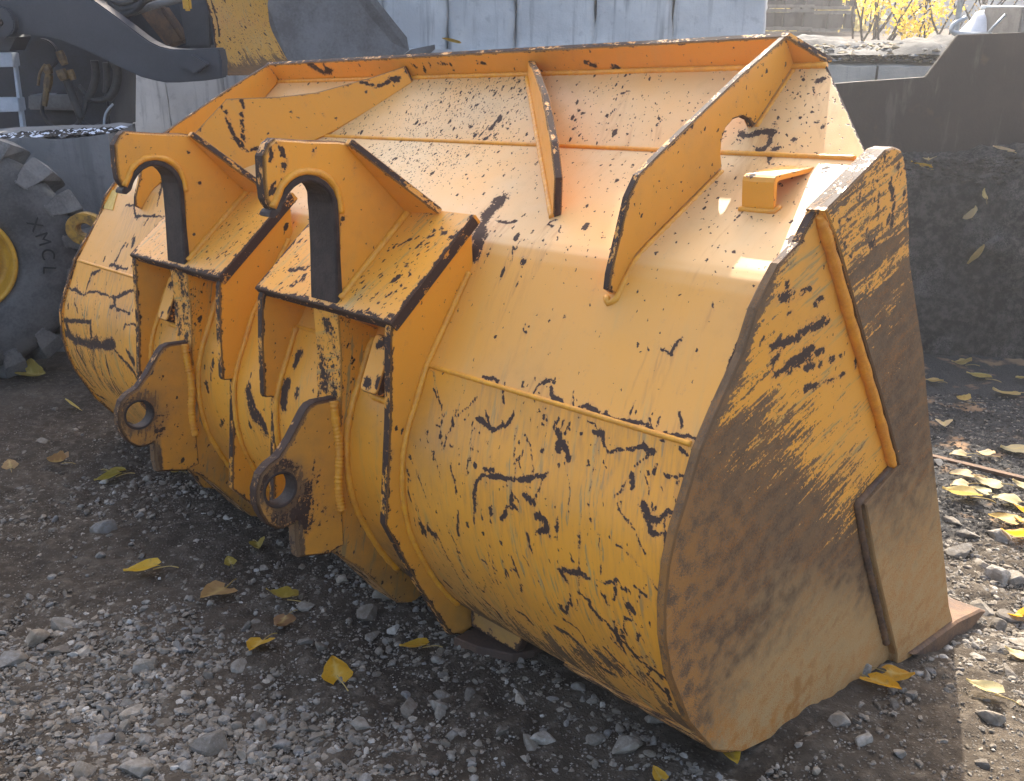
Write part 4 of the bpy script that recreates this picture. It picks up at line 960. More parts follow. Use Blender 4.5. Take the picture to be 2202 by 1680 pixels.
for k in range(NL):
    a = 2*math.pi*(k+.3)/NL; rad = lambda t: e1*math.cos(t)+e2*math.sin(t)
    w_ = .092
    P = []
    for (r_, h_, da, ww) in ((.47, .056, .02, .7), (.555, .034, 0, 1.1), (.622, -.003, -.02, 1), (.626, -.15, -.16, .9), (.626, -.27, -.24, .85), (.55, -.27, -.24, .9), (.535, -.05, -.03, 1.1), (.47, .02, .02, .8)):
        t0 = a+da-w_*ww; t1 = a+da+w_*ww; P.append((wc+rad(t0)*r_+ax*h_, wc+rad(t1)*r_+ax*h_))
    n = len(P); V = [p for p, _ in P]+[p for _, p in P]
    F = [tuple(range(n)), tuple(range(2*n-1, n-1, -1))]+[(i, n+i, n+(i+1) % n, (i+1) % n) for i in range(n)]
    o = MB().add(V, F).build('tread_lug', M_RUBBER, tyre, bevel=.006); o.matrix_parent_inverse = Matrix.Translation(wheel.location).inverted() @ Matrix.Identity(4)
    o.matrix_parent_inverse = (Matrix.Translation(wheel.location)).inverted()
for o in list(tyre.children): o.matrix_parent_inverse = Matrix.Identity(4)
rm = MB(); lathe(rm, [(.253, .018), (.247, .035), (.235, .035), (.226, .012), (.22, -.06), (.19, -.09), (.17, -.06), (.05, -.05), (0.001, -.05)], 64, wc, ax, e1, e2)
world_child(rm, 'rim', M_RIM, wheel, smooth=True)
for k in range(10):
    a = 2*math.pi*k/10; p = wc+(e1*math.cos(a)+e2*math.sin(a))*.13-ax*.055
    world_child(MB().tube([p, p+ax*.02], .014, 6), 'wheel_nut', M_STEEL, wheel)
def text_on(s, size, place, mat, parent, ext=.003, name='raised_lettering'):
    cu = bpy.data.curves.new(name, 'FONT'); cu.body = s; cu.size = size; cu.extrude = ext; cu.align_x = 'CENTER'; cu.align_y = 'CENTER'
    to = bpy.data.objects.new(name, cu); COL.objects.link(to); bpy.context.view_layer.update()
    dg = bpy.context.evaluated_depsgraph_get(); me = bpy.data.meshes.new_from_object(to.evaluated_get(dg)); bpy.data.objects.remove(to)
    me.transform(place); o = link(name, me, mat, parent); return o
M_LETTER = simple('raised_rubber_letter', (.020, .019, .019), .75)
for i, chh in enumerate('XMCL'):
    a = math.radians(24-i*11.5)
    rd = e1*math.cos(a)+e2*math.sin(a); tg = -(-e1*math.sin(a)+e2*math.cos(a))
    p = wc+rd*.385+ax*.0545
    Mx = Matrix((( tg.x, rd.x, ax.x, p.x), (tg.y, rd.y, ax.y, p.y), (tg.z, rd.z, ax.z, p.z), (0, 0, 0, 1)))
    o = text_on(chh, .085, Mx, M_LETTER, wheel); o.matrix_parent_inverse = Matrix.Translation(wheel.location).inverted()
# ---- small yellow eye lug behind the bucket's left edge
lc = at(186, 492, 4.75); lug = empty('yellow_eye_lug', 'small chipped yellow eye lug behind the left edge of the bucket', 'lug', lc)
ring = MB(); V = []; n = 28
for i in range(n):
    a = 2*math.pi*i/n
    for r_, y_ in ((.038, -.03), (.095, -.03), (.095, .03), (.038, .03)): V.append(lc+Vector((r_*math.cos(a), y_, r_*math.sin(a)*.85)))
F = [(i*4+k, ((i+1) % n)*4+k, ((i+1) % n)*4+(k+1) % 4, i*4+(k+1) % 4) for i in range(n) for k in range(4)]
world_child(ring.add(V, F), 'eye', simple('chipped_old_yellow', (.42, .23, .03), .6, (.05, .035, .025), 16, .001, 60), lug, bevel=.006)
world_child(MB().prism([lc+Vector((-.03, -.028, -.08)), lc+Vector((.10, -.028, -.06)), lc+Vector((.14, -.028, -.5)), lc+Vector((.0, -.028, -.5))], (0, .056, 0)), 'shank', M_RUST, lug, bevel=.006)
# ---- wheel loader parked behind
LY = 5.95
ldr = empty('wheel_loader', 'dark parked wheel loader with hoses, ladder and raised worn bucket at upper left', 'wheel loader', at(100, 290, LY+.4))
def wc_(mb, name, mat, root=ldr, **k): return world_child(mb, name, mat, root, **k)
def pxs(pts, Y): return [at(x, y, Y) for x, y in pts]
arm = [(-70, -70), (135, -70), (200, 0), (251, 37), (303, 77), (322, 90), (343, 100), (369, 106), (410, 107), (456, 104), (470, 104), (476, 130), (476, 168), (468, 170), (440, 174), (412, 176), (384, 178), (356, 178), (330, 173), (303, 166), (251, 142), (205, 119), (158, 98), (130, 86), (100, 79), (60, 75), (29, 73), (-70, 70)]
wc_(MB().prism(pxs(arm, LY), (0, .14, 0)), 'lift_arm', M_ARM, bevel=.008)
d_ = pxs([(390, 135), (420, 116), (454, 137), (427, 158)], LY-.001); wc_(MB().prism(d_, (0, -.07, 0)), 'square_boss', M_ARM, bevel=.006)
pb = at(8, 48, LY); wc_(MB().tube([pb+Vector((0, .1, 0)), pb+Vector((0, -.05, 0))], .085, 24), 'pivot_boss', M_ARM, bevel=.006); wc_(MB().tube([pb, pb+Vector((0, -.07, 0))], .022, 12), 'pivot_bolt', M_STEEL)
wc_(MB().prism(pxs([(-60, 60), (28, 70), (34, 80), (20, 110), (-60, 100)], LY+.16), (0, .2, 0)), 'arm_bracket', M_ARM)
wc_(MB().prism(pxs([(-120, -60), (236, -60), (236, 285), (-120, 300)], LY+.75), (0, .5, 0)), 'chassis', M_BODY, bevel=.02)
wc_(MB().prism(pxs([(60, 205), (160, 205), (160, 238), (60, 236)], LY+.55), (0, .2, 0)), 'chassis_rail', M_GREYSTEEL, bevel=.008)
wc_(MB().prism(pxs([(70, 232), (205, 150), (213, 258), (188, 270), (70, 258)], LY+.62), (0, .1, 0)), 'side_panel', M_BODY, bevel=.01)
wc_(MB().prism(pxs([(150, 210), (200, 160), (226, 150), (238, 285), (170, 285)], LY+.40), (0, .12, 0)), 'belly_panel', M_BODY, bevel=.012)
wc_(MB().prism(pxs([(230, -60), (470, -60), (470, 130), (330, 120), (230, 40)], LY+1.1), (0, .4, 0)), 'linkage_backing', M_BODY)  # dark box closing the gap behind the linkages
wc_(MB().prism(pxs([(372, -50), (452, -50), (458, 104), (400, 106)], LY+.5), (0, .25, 0)), 'tilt_link', M_ARM, bevel=.02)
wc_(MB().prism(pxs([(285, 10), (345, 10), (400, 90), (360, 104)], LY+.7), (0, .15, 0)), 'tilt_lever', M_RUST, bevel=.02)
wc_(MB().tube(catmull(pxs([(248, 42), (300, 22), (345, 8), (400, -4)], LY+.25), 6), .022, 10), 'guard_rail', M_GREYSTEEL, smooth=True)
for pts, r_ in (([(190, -20), (222, 10), (250, 22), (290, 14), (330, -10)], .02), ([(205, -30), (240, 2), (280, 4), (320, -20)], .018), ([(215, 8), (250, 30), (285, 26), (310, 0)], .022), ([(225, -20), (238, 6), (270, 28)], .018)):
    wc_(MB().tube(catmull(pxs(pts, LY+.2), 8), r_, 10), 'hose', M_HOSE, smooth=True)
for pts, r_ in (([(243, 130), (252, 150), (253, 170), (246, 195), (232, 212)], .028), ([(168, 185), (195, 212), (224, 214), (240, 198)], .018), ([(137, 160), (150, 190), (163, 224), (175, 255)], .026),
                ([(97, 195), (91, 237), (106, 266), (132, 280), (163, 270), (182, 238), (185, 206)], .013), ([(203, 130), (206, 165), (196, 200), (186, 215)], .024), ([(228, 135), (230, 170), (228, 200)], .02), ([(176, 262), (200, 274), (222, 262), (236, 232)], .014)):
    wc_(MB().tube(catmull(pxs(pts, LY+.25), 8), r_, 10), 'hose', M_HOSE, smooth=True)
wc_(MB().tube(catmull(pxs([(243, 224), (227, 245), (223, 277)], LY+.2), 8), .007, 8), 'white_wire', M_ALU, smooth=True)
dc = at(98, 116, LY+.35); wc_(MB().tube([dc, dc+Vector((0, -.05, 0))], .09, 24), 'disc_flange', M_BODY, bevel=.008)
for a, b, r_ in (((98, 140), (107, 160), .026), ((106, 160), (101, 195), .024), ((100, 195), (96, 228), .017), ((127, 110), (140, 140), .024), ((130, 150), (140, 172), .03), ((150, 150), (158, 172), .02)):
    wc_(MB().tube([at(*a, LY+.2), at((a[0]+b[0])/2, (a[1]+b[1])/2, LY+.2), at(*b, LY+.2)], [r_, r_*1.15, r_*.9], 8), 'pipe_fitting', M_BRASS)
wc_(MB().tube(catmull(pxs([(97, 139), (86, 158), (82, 184)], LY+.18), 6), .009, 8), 'valve_handle', M_BRASS, smooth=True)
LYL = LY+.12
wc_(MB().prism(pxs([(24, 114), (29, 114), (52, 284), (44, 284)], LYL), (0, .04, 0)), 'ladder_rail', M_ALU, bevel=.003)
wc_(MB().prism(pxs([(-60, 114), (25, 114), (29, 144), (-60, 146)], LYL-.03), (0, .09, 0)), 'ladder_step', M_ALU, bevel=.004)
wc_(MB().prism(pxs([(-60, 212), (38, 211), (42, 240), (-60, 244)], LYL-.03), (0, .09, 0)), 'ladder_step', M_ALU, bevel=.004)
wc_(MB().prism(pxs([(-60, 285), (50, 283), (50, 288), (-60, 291)], LYL-.03), (0, .2, 0)), 'sill', M_RUST)
# loader's own raised bucket
la = [at(x, y, LY+.15) for x, y in [(432, -70), (442, 0), (456, 48), (461, 94), (472, 150), (492, 163)]]
lb = [at(x, y, LY+.55) for x, y in [(562, -70), (571, 0), (577, 54), (596, 94), (620, 133), (655, 160)]]
la = catmull(la, 6); lb = catmull(lb, 6)
V = []; pcs = []; we = []; nU = 24
for j, (a, b) in enumerate(zip(la, lb)):
    for i in range(nU+1):
        u = i/nU; V.append(a*(1-u)+b*u); pcs.append((u*.5, j*.03, 4)); we.append(max(math.exp(-u*.5/.02), .8*math.exp(-(1-u)*.5/.01)))
V = np.array([tuple(v) for v in V]); i_ = np.arange(len(V)).reshape(len(la), nU+1)
F = np.stack([i_[:-1, :-1], i_[1:, :-1], i_[1:, 1:], i_[:-1, 1:]], -1).reshape(-1, 4)
pcs = np.array(pcs); we = np.array(we); yy = pcs[:, 1]; 
me = mesh_np('raised_bucket_back', np.concatenate([V, V+np.array([.02, .03, 0])]), np.concatenate([F, F[:, ::-1]+len(V)]), True,
             dict(pc=np.concatenate([pcs, pcs]), wear=np.concatenate([we, we]), spk=np.full(2*len(V), .55), mark=np.tile(.30*np.exp(-((yy-.35)/.06)**2), 2), rust=np.concatenate([np.clip((yy-.5)/.25, 0, 1)]*2)*.8, scr=np.full(2*len(V), .9)))
o = link('raised_bucket_back', me, M_PAINT2, ldr); o.matrix_parent_inverse = Matrix.Translation(ldr.location).inverted()
side_b = [at(x, y, Y) for x, y, Y in [(562, -70, LY+.56), (571, 0, LY+.56), (577, 54, LY+.56), (596, 94, LY+.56), (620, 133, LY+.56), (660, 165, LY+.60), (760, 160, LY+.75), (851, 130, LY+.9), (880, 108, LY+.95), (875, 81, LY+.95), (810, 0, LY+.88), (765, -70, LY+.82)]]
wc_(MB().prism(side_b, (-.015, .03, 0)), 'raised_bucket_side', M_GREYSTEEL)
cut_b = [at(x, y, Y-.02) for x, y, Y in [(740, -70, LY+.80), (770, 0, LY+.84), (830, 85, LY+.91), (845, 128, LY+.91), (878, 109, LY+.95), (875, 81, LY+.95), (810, 0, LY+.88), (765, -70, LY+.82)]]
wc_(MB().prism(cut_b, (0, .02, 0)), 'raised_bucket_cutter', M_GREYSTEEL)
wc_(MB().prism([at(x, y, Y) for x, y, Y in [(845, 134, LY+.85), (885, 106, LY+.95), (935, 96, LY+1.15), (900, 128, LY+1.0)]], (0, .02, -.03)), 'raised_bucket_edge', M_GREYSTEEL)
tt = at(402, 6, LY+.1); wc_(MB().box(tt, (.05, .03, .09), None), 'yellow_clip', M_RIM, bevel=.012)

# ---- behind the low wall: pallets, bush, wall, post, frame, sack
YPAL = 14.0
def pallet(cx, zb, w, Y, label):
    r = empty('pallet', label, 'pallet', (cx, Y, zb), 'wooden pallets stacked behind the low wall')
    def bx(name, c, s_):
        o = MB().box(c, s_).build(name, M_WOODD if name == 'spacer_block' else M_WOOD, r, bevel=.004); return o
    for k in range(5): bx('deck_board', (0, .06+k*.27, .135), (w, .11, .024))
    for k in range(3): bx('bottom_board', (0, .06+k*.53, .012), (w, .11, .022))
    for sx in (-1, 0, 1):
        for k in range(3): bx('spacer_block', (sx*(w/2-.06), .06+k*.53, .073), (.13 if sx else .14, .10, .098))
    return r
pw = (at(1748, 60, YPAL)-at(1642, 60, YPAL)).length; pw2 = (at(1840, 60, YPAL)-at(1746, 60, YPAL)).length
z0 = at(1700, 69, YPAL).z; hp = .149
lab = ['left pallet at the bottom of the left stack', 'left-hand pallet one up from the ground, beside the pale wall end', 'left-hand pallet cut by the top of the picture', 'right-hand bottom pallet next to the yellow bush', 'right-hand pallet one up from the ground, touching the bush', 'right-hand pallet cut by the top of the picture']
sc = (69-32)/(2080)*14.6/.147
for k in range(3):
    for x_, w_, j in ((1695, pw, 0), (1793, pw2, 3)):
        p = at(x_, 65, YPAL); o = pallet(p.x, z0-(.02 if j else 0)+.02+k*.149*1.9, w_*.98, YPAL+(0 if j == 0 else .05), lab[j+k]); o.scale = (1, 1, 1.85)
# grey wall closing the view
bw = MB(); a_ = at(1300, 60, 19); b_ = at(2900, 60, 18); bw.prism([(a_.x, 19, ZT-.6), (b_.x, 18, ZT-.6), (b_.x, 18, 2.02), (a_.x, 19, 2.02)], (0, .3, 0))
tag(bw.build('rendered_wall', M_WALLBG), 'plain grey wall closing the view behind the yellow bush', 'wall')
for px_ in (1940, 2110):
    c = at(px_, 50, 17.0); o = MB().tube([(c.x, 17, ZT-.2), (c.x, 17, 2.5)], .05, 8).build('fence_post', M_BARK, smooth=True)
    tag(o, 'dark upright post behind the yellow bush' if px_ == 1940 else 'dark post behind the white sack at the right', 'post')
# bush with yellow leaves
BY = 10.8
bush = empty('yellow_bush', 'sparse bush with bright yellow autumn leaves right of the pallets', 'bush', (at(1930, 90, BY).x, BY, ZT))
tw = MB(); tips = []
r = np.random.default_rng(21)
for k in range(34):
    bx_ = at(r.uniform(1850, 2120), 95, BY); p = Vector((bx_.x, BY+r.uniform(-.35, .5), ZT-.02)); pts = [p.copy()]; d = Vector((r.uniform(-.6, .6), r.uniform(-.2, .2), 1)).normalized()
    for s_ in range(9):
        d = (d+Vector((r.uniform(-.3, .3), r.uniform(-.15, .15), r.uniform(-.12, .15)))).normalized(); p = p+d*.13; pts.append(p.copy()); tips.append(p.copy())
    tw.tube(pts, [.012*(1-.08*i) for i in range(len(pts))], 5)
world_child(tw, 'branches', M_BARK, bush)
def leafset(n, centers, sprd, size, r):
    V = []; F = []
    for k in range(n):
        c = np.array(centers[r.integers(len(centers))])+r.normal(size=3)*sprd; s_ = size*r.uniform(.6, 1.3)
        a = r.normal(size=3); a /= np.linalg.norm(a); b = np.cross(a, r.normal(size=3)); b /= np.linalg.norm(b); o = len(V)
        V += [c-a*s_, c-b*s_*.6+a*s_*.2, c+a*s_, c+b*s_*.6+a*s_*.2]; F += [(o, o+1, o+2, o+3)]
    return np.array(V), np.array(F)
cl = []
for (px_, py_, n_) in ((1880, 20, 9), (1905, 8, 7), (1945, 35, 10), (1975, 15, 10), (1990, 55, 9), (1935, 55, 8), (2010, 10, 8), (2035, 5, 6), (1860, 5, 6), (1965, 65, 8), (1950, 85, 6), (2020, 40, 3), (1900, -20, 9), (1980, -20, 9)):
    for _ in range(n_): cl.append(tuple(at(px_+r.normal()*14, py_+r.normal()*8, BY+r.uniform(-.3, .4))))
V, F = leafset(1100, cl, .05, .025, r)
me = mesh_np('foliage', V, F, False, {'pc': V}); o = link('foliage', me, M_LEAF, bush); o.matrix_parent_inverse = Matrix.Translation(bush.location).inverted(); o.color = (.72, .52, .06, 1)
V, F = leafset(900, [tuple(t_) for t_ in tips], .10, .016, r)
me = mesh_np('dry_leaves', V, F, False, {'pc': V}); o = link('dry_leaves', me, M_LEAF, bush); o.matrix_parent_inverse = Matrix.Translation(bush.location).inverted(); o.color = (.34, .26, .10, 1); o['kind'] = 'stuff'
hb = empty('hedge', 'backlit pale yellow hedge seen through the gaps of the pallets', 'hedge', (at(1740, 60, 16.2).x, 16.2, ZT))
cc = [tuple(at(r.uniform(1590, 1900), r.uniform(-120, 75), 16.2+r.uniform(-.3, .3))) for _ in range(400)]
V, F = leafset(3000, cc, .05, .05, r)
me = mesh_np('foliage', V, F, False, {'pc': V}); o = link('foliage', me, M_LEAF, hb); o.matrix_parent_inverse = Matrix.Translation(hb.location).inverted(); o.color = (.70, .60, .26, 1)
tw = MB()
for _ in range(26):
    p = at(r.uniform(1590, 1900), 70, 16.2); tw.tube([(p.x, p.y, ZT-.05), (p.x+r.normal()*.15, p.y, ZT+.7), (p.x+r.normal()*.3, p.y, ZT+1.5)], [.015, .012, .006], 5)
world_child(tw, 'branches', M_BARK, hb)
# litter on the low wall's edge
def flw(r):
    px_ = r.uniform(1700, 2080); p = at(px_, led(px_)+20, wallY(px_)+.02); return (p.x, p.y+r.random()*1.6, p.z+.02+r.random()*.10)
crumbs('leaf_litter', 520, flw, .022, simple('pale_litter', (.30, .22, .08), .8, (.16, .13, .09), 6), seed=31); crumbs('grit_on_wall', 420, flw, .02, M_CONC_D, seed=33)
# galvanised post with hoop, frame and sack
gp_ = at(2060, 40, 9.2); post = empty('tube_post', 'galvanised tube post with a curved hoop above the brown plate', 'post', (gp_.x, 9.2, ZT))
world_child(MB().tube([(gp_.x, 9.2, ZT-.05), (gp_.x, 9.2, ZT+2)], .026, 12), 'tube', M_GALV, post, smooth=True)
world_child(MB().tube(catmull(pxs([(2078, 38), (2052, 52), (2046, 66), (2064, 72), (2110, 74), (2220, 70)], 9.15), 8), .020, 10), 'hoop', M_GALV, post, smooth=True)
fr = empty('tube_stand', 'grey steel tube stand behind the white sack at the right edge', 'stand', at(2140, 20, 9.9))
world_child(MB().tube(pxs([(2110, 18), (2320, 24)], 9.9), .028, 8), 'rail', M_GALV, fr, smooth=True)
for x_ in (2128, 2196): world_child(MB().tube(pxs([(x_, 18), (x_-8, 80)], 9.9), .024, 8), 'leg', M_GALV, fr, smooth=True)
world_child(MB().tube(pxs([(2125, 70), (2162, 32)], 8.9), .012, 8), 'strut', M_GALV, fr, smooth=True)
sk = MB(); c = at(2128, 62, 9.4); n = 18; V = []; 
for j in range(10):
    for i in range(n):
        a = 2*math.pi*i/n; t_ = j/9; rr = math.cos(t_*1.5)**.6*(1+.10*math.sin(3*a+2)+.06*math.sin(7*a))
        V.append((c.x+.27*rr*math.cos(a)+.02*math.sin(9*t_+a), c.y+.2*rr*math.sin(a), c.z-.14+.27*math.sin(t_*1.5)*(1+.12*math.sin(2*a+1))))
F = [(j*n+i, j*n+(i+1) % n, (j+1)*n+(i+1) % n, (j+1)*n+i) for j in range(9) for i in range(n)]
o = sk.add(V, F).build('white_sack', M_WHITE, smooth=True); tag(o, 'crumpled white sack behind the top of the brown steel plate', 'sack')
o = MB().box(at(2300, 45, 9.0), (1.2, .7, .22)).build('low_crate', M_WOOD, bevel=.01); tag(o, 'low weathered crate behind the plate at the far right', 'crate')
# ---- rusty bar on the right
b0, b1 = at_ground(1940, 972), at_ground(2300, 1060)
zz = Vector((0, 0, .016)); dvec = (b1-b0).normalized(); sdv = Vector((-dvec.y, dvec.x, 0))*.022
o = MB().add([b0+sdv+zz, b0-sdv*.2+zz, b0-sdv*.2, b1+sdv+zz, b1-sdv*.2+zz, b1-sdv*.2, b0+sdv+zz-Vector((0, 0, .004)), b1+sdv+zz-Vector((0, 0, .004)), b0-sdv*.05, b1-sdv*.05],
             [(0, 1, 4, 3), (1, 2, 5, 4), (6, 7, 9, 8), (0, 3, 7, 6), (2, 8, 9, 5), (0, 6, 8, 2, 1), (3, 4, 5, 9, 7)]).build('rusty_angle_bar', M_RUST)
tag(o, 'thin rusty angle bar lying on the ground right of the bucket', 'metal bar')

# ================================================================== STONES
def ico(sub):
    import bmesh
    bm = bmesh.new(); bmesh.ops.create_icosphere(bm, subdivisions=sub, radius=1); V = np.array([v.co[:] for v in bm.verts]); F = np.array([[v.index for v in f.verts] for f in bm.faces]); bm.free(); return V, F
ICO = {k: ico(k) for k in (1, 2, 3, 4)}
def stone_shape(sub, r):
    V, F = ICO[sub]; V = V.copy()
    for k in range(12):
        n = r.normal(size=3); n /= np.linalg.norm(n); d = r.uniform(.40, .82); t = V@n; V -= np.outer(np.maximum(0, t-d)*.93, n)
    V *= np.array([1, r.uniform(.6, .95), r.uniform(.42, .8)])
    if sub > 2: V *= (1+.07*(vnoise(V[:, 0]*3+V[:, 2]*2, V[:, 1]*3+V[:, 2], 1.7, r.integers(99))-.5))[:, None]
    V /= np.abs(V).max(); return V, F
SHP = {1: [stone_shape(1, rng) for _ in range(14)], 2: [stone_shape(2, rng) for _ in range(24)], 3: [stone_shape(3, rng) for _ in range(16)]}
OCT = (np.array([(1, 0, 0), (-1, 0, 0), (0, .8, 0), (0, -.8, 0), (0, 0, .6), (0, 0, -.6)], float), np.array([(0, 2, 4), (2, 1, 4), (1, 3, 4), (3, 0, 4), (2, 0, 5), (1, 2, 5), (3, 1, 5), (0, 3, 5)]))
def rotm(r, tilt=.5):
    a = r.uniform(0, 6.28); c, s_ = math.cos(a), math.sin(a); R = np.array([[c, -s_, 0], [s_, c, 0], [0, 0, 1]])
    b = r.normal()*tilt; c, s_ = math.cos(b), math.sin(b); return R@np.array([[1, 0, 0], [0, c, -s_], [0, s_, c]])
def in_bucket(x, y):   # footprint of the bucket on the ground
    p = np.stack([x-BO[0], y-BO[1]], -1); xb = p[:, 0]*.689-p[:, 1]*.7226; yb = p[:, 0]*.725+p[:, 1]*.686
    return (xb > -3.1) & (xb < .06) & (yb > -.02) & (yb < 1.25)
blobs = []
for px_, py_, rx, ry, a in ((150, 1500, .34, .16, 1.1), (60, 1370, .28, .14, .8), (400, 1610, .32, .12, 1.1), (640, 1660, .16, .06, .6), (860, 1590, .2, .06, .15), (350, 1050, .25, .2, .5), (620, 1260, .2, .10, .3), (880, 1390, .16, .08, .4),
                            (2130, 1150, .35, .35, 1), (2100, 1270, .35, .25, 1), (2190, 1370, .3, .25, 1), (2250, 1220, .4, .4, 1), (2060, 1070, .3, .2, .8), (120, 1080, .3, .25, .2), (300, 1390, .25, .12, .4)):
    g = at_ground(px_, py_); blobs.append((g.x, g.y, rx*.95, ry*1.25, a))
def dens(x, y):
    d = np.full(x.shape, .03)
    for bx_, by_, rx, ry, a in blobs: d = d+a*np.exp(-(((x-bx_)/rx)**2+((y-by_)/ry)**2))
    d = d*(.55+.9*vnoise(x, y, 6, 12))
    px_, py_ = x-BO[0], y-BO[1]; xb = px_*.689-py_*.7226; yb = px_*.725+py_*.686
    dx_ = np.maximum(np.maximum(-3.05-xb, xb-.03), 0); dy_ = np.maximum(np.maximum(-.05-yb, yb-1.2), 0)
    return np.clip(d+.55*np.exp(-np.hypot(dx_, dy_)/.05), 0, 1)
def sample(n, r, power=1.0, y0=.8, y1=4.2):
    X = []; Y = []; got = 0
    while got < n:
        y = y0+(y1-y0)*r.random(n*3)**1.7; x = (r.random(n*3)*2-1)*(.6*y+.25)
        k = (r.random(n*3) < dens(x, y)**power) & ~in_bucket(x, y) & (tar_zone(x, y) < .5)
        X.append(x[k]); Y.append(y[k]); got += k.sum()
    return np.concatenate(X)[:n], np.concatenate(Y)[:n]
def stone_mass(name, n, base, smin, smax, seed, power, extra=None, up=.0, exp=2.6, **kw):
    r = np.random.default_rng(seed); x, y = sample(n, r, power, **kw); z = gz(x, y); VV = []; FF = []; RR = []; o = 0
    sz = smin+(smax-smin)*r.random(n)**exp
    for i in range(n):
        V, F = base[r.integers(len(base))]; P = (V*sz[i])@rotm(r).T+(x[i], y[i], z[i]+sz[i]*up); VV.append(P); FF.append(F+o); RR.append(np.full(len(V), r.random())); o += len(V)
    me = mesh_np(name, np.concatenate(VV), np.concatenate(FF), False, {'rnd': np.concatenate(RR)})
    return tag(link(name, me, M_STONE), kind='stuff')
stone_mass('fine_grit', 48000, [OCT], .0018, .0055, 41, .5)
stone_mass('gravel', 9500, SHP[1], .004, .013, 42, .75)
stone_mass('coarse_gravel', 2100, SHP[2], .008, .017, 43, 1.15, exp=2.0)
# crumbs of tar and stone on the dark ground at the right
def ftar(r):
    while True:
        y = r.uniform(2.9, 4.9); x = r.uniform(.9, .62*y+.3)
        if float(tar_zone(np.array(x), np.array(y))) > .35: return (x, y, float(gz(x, y))+.004)
crumbs('tar_grit', 5200, ftar, .008, M_TAR, seed=51); crumbs('pale_grit', 2000, ftar, .0065, M_STONE, seed=52)
# stones one can pick out, each an object
SM = {k: [] for k in (2, 3)}
for k in (2, 3):
    for V, F in SHP[k]:
        SM[k].append(mesh_np('stone', V, F, False, {'rnd': np.full(len(V), rng.random())}))
        SM[k][-1].materials.append(M_STONE)
def stone(px_, py_, wpx, label, group=None, flat=1.0, k=3, rz=None, seed=0):
    r = np.random.default_rng(int(px_*7+py_*13)+seed); g = at_ground(px_, py_); dist = (g-Vector((0, 0, CAM_Z))).length
    s_ = wpx*dist/FPX/2*1.05
    o = bpy.data.objects.new('stone', SM[k][r.integers(len(SM[k]))]); COL.objects.link(o)
    o.location = (g.x, g.y, float(gz(g.x, g.y))+s_*.05*flat); o.scale = (s_, s_*r.uniform(.85, 1.1), s_*flat*r.uniform(.8, 1.05)); o.rotation_euler = (r.normal()*.25, r.normal()*.25, r.uniform(0, 6.28) if rz is None else rz)
    return tag(o, label, 'stone', group)
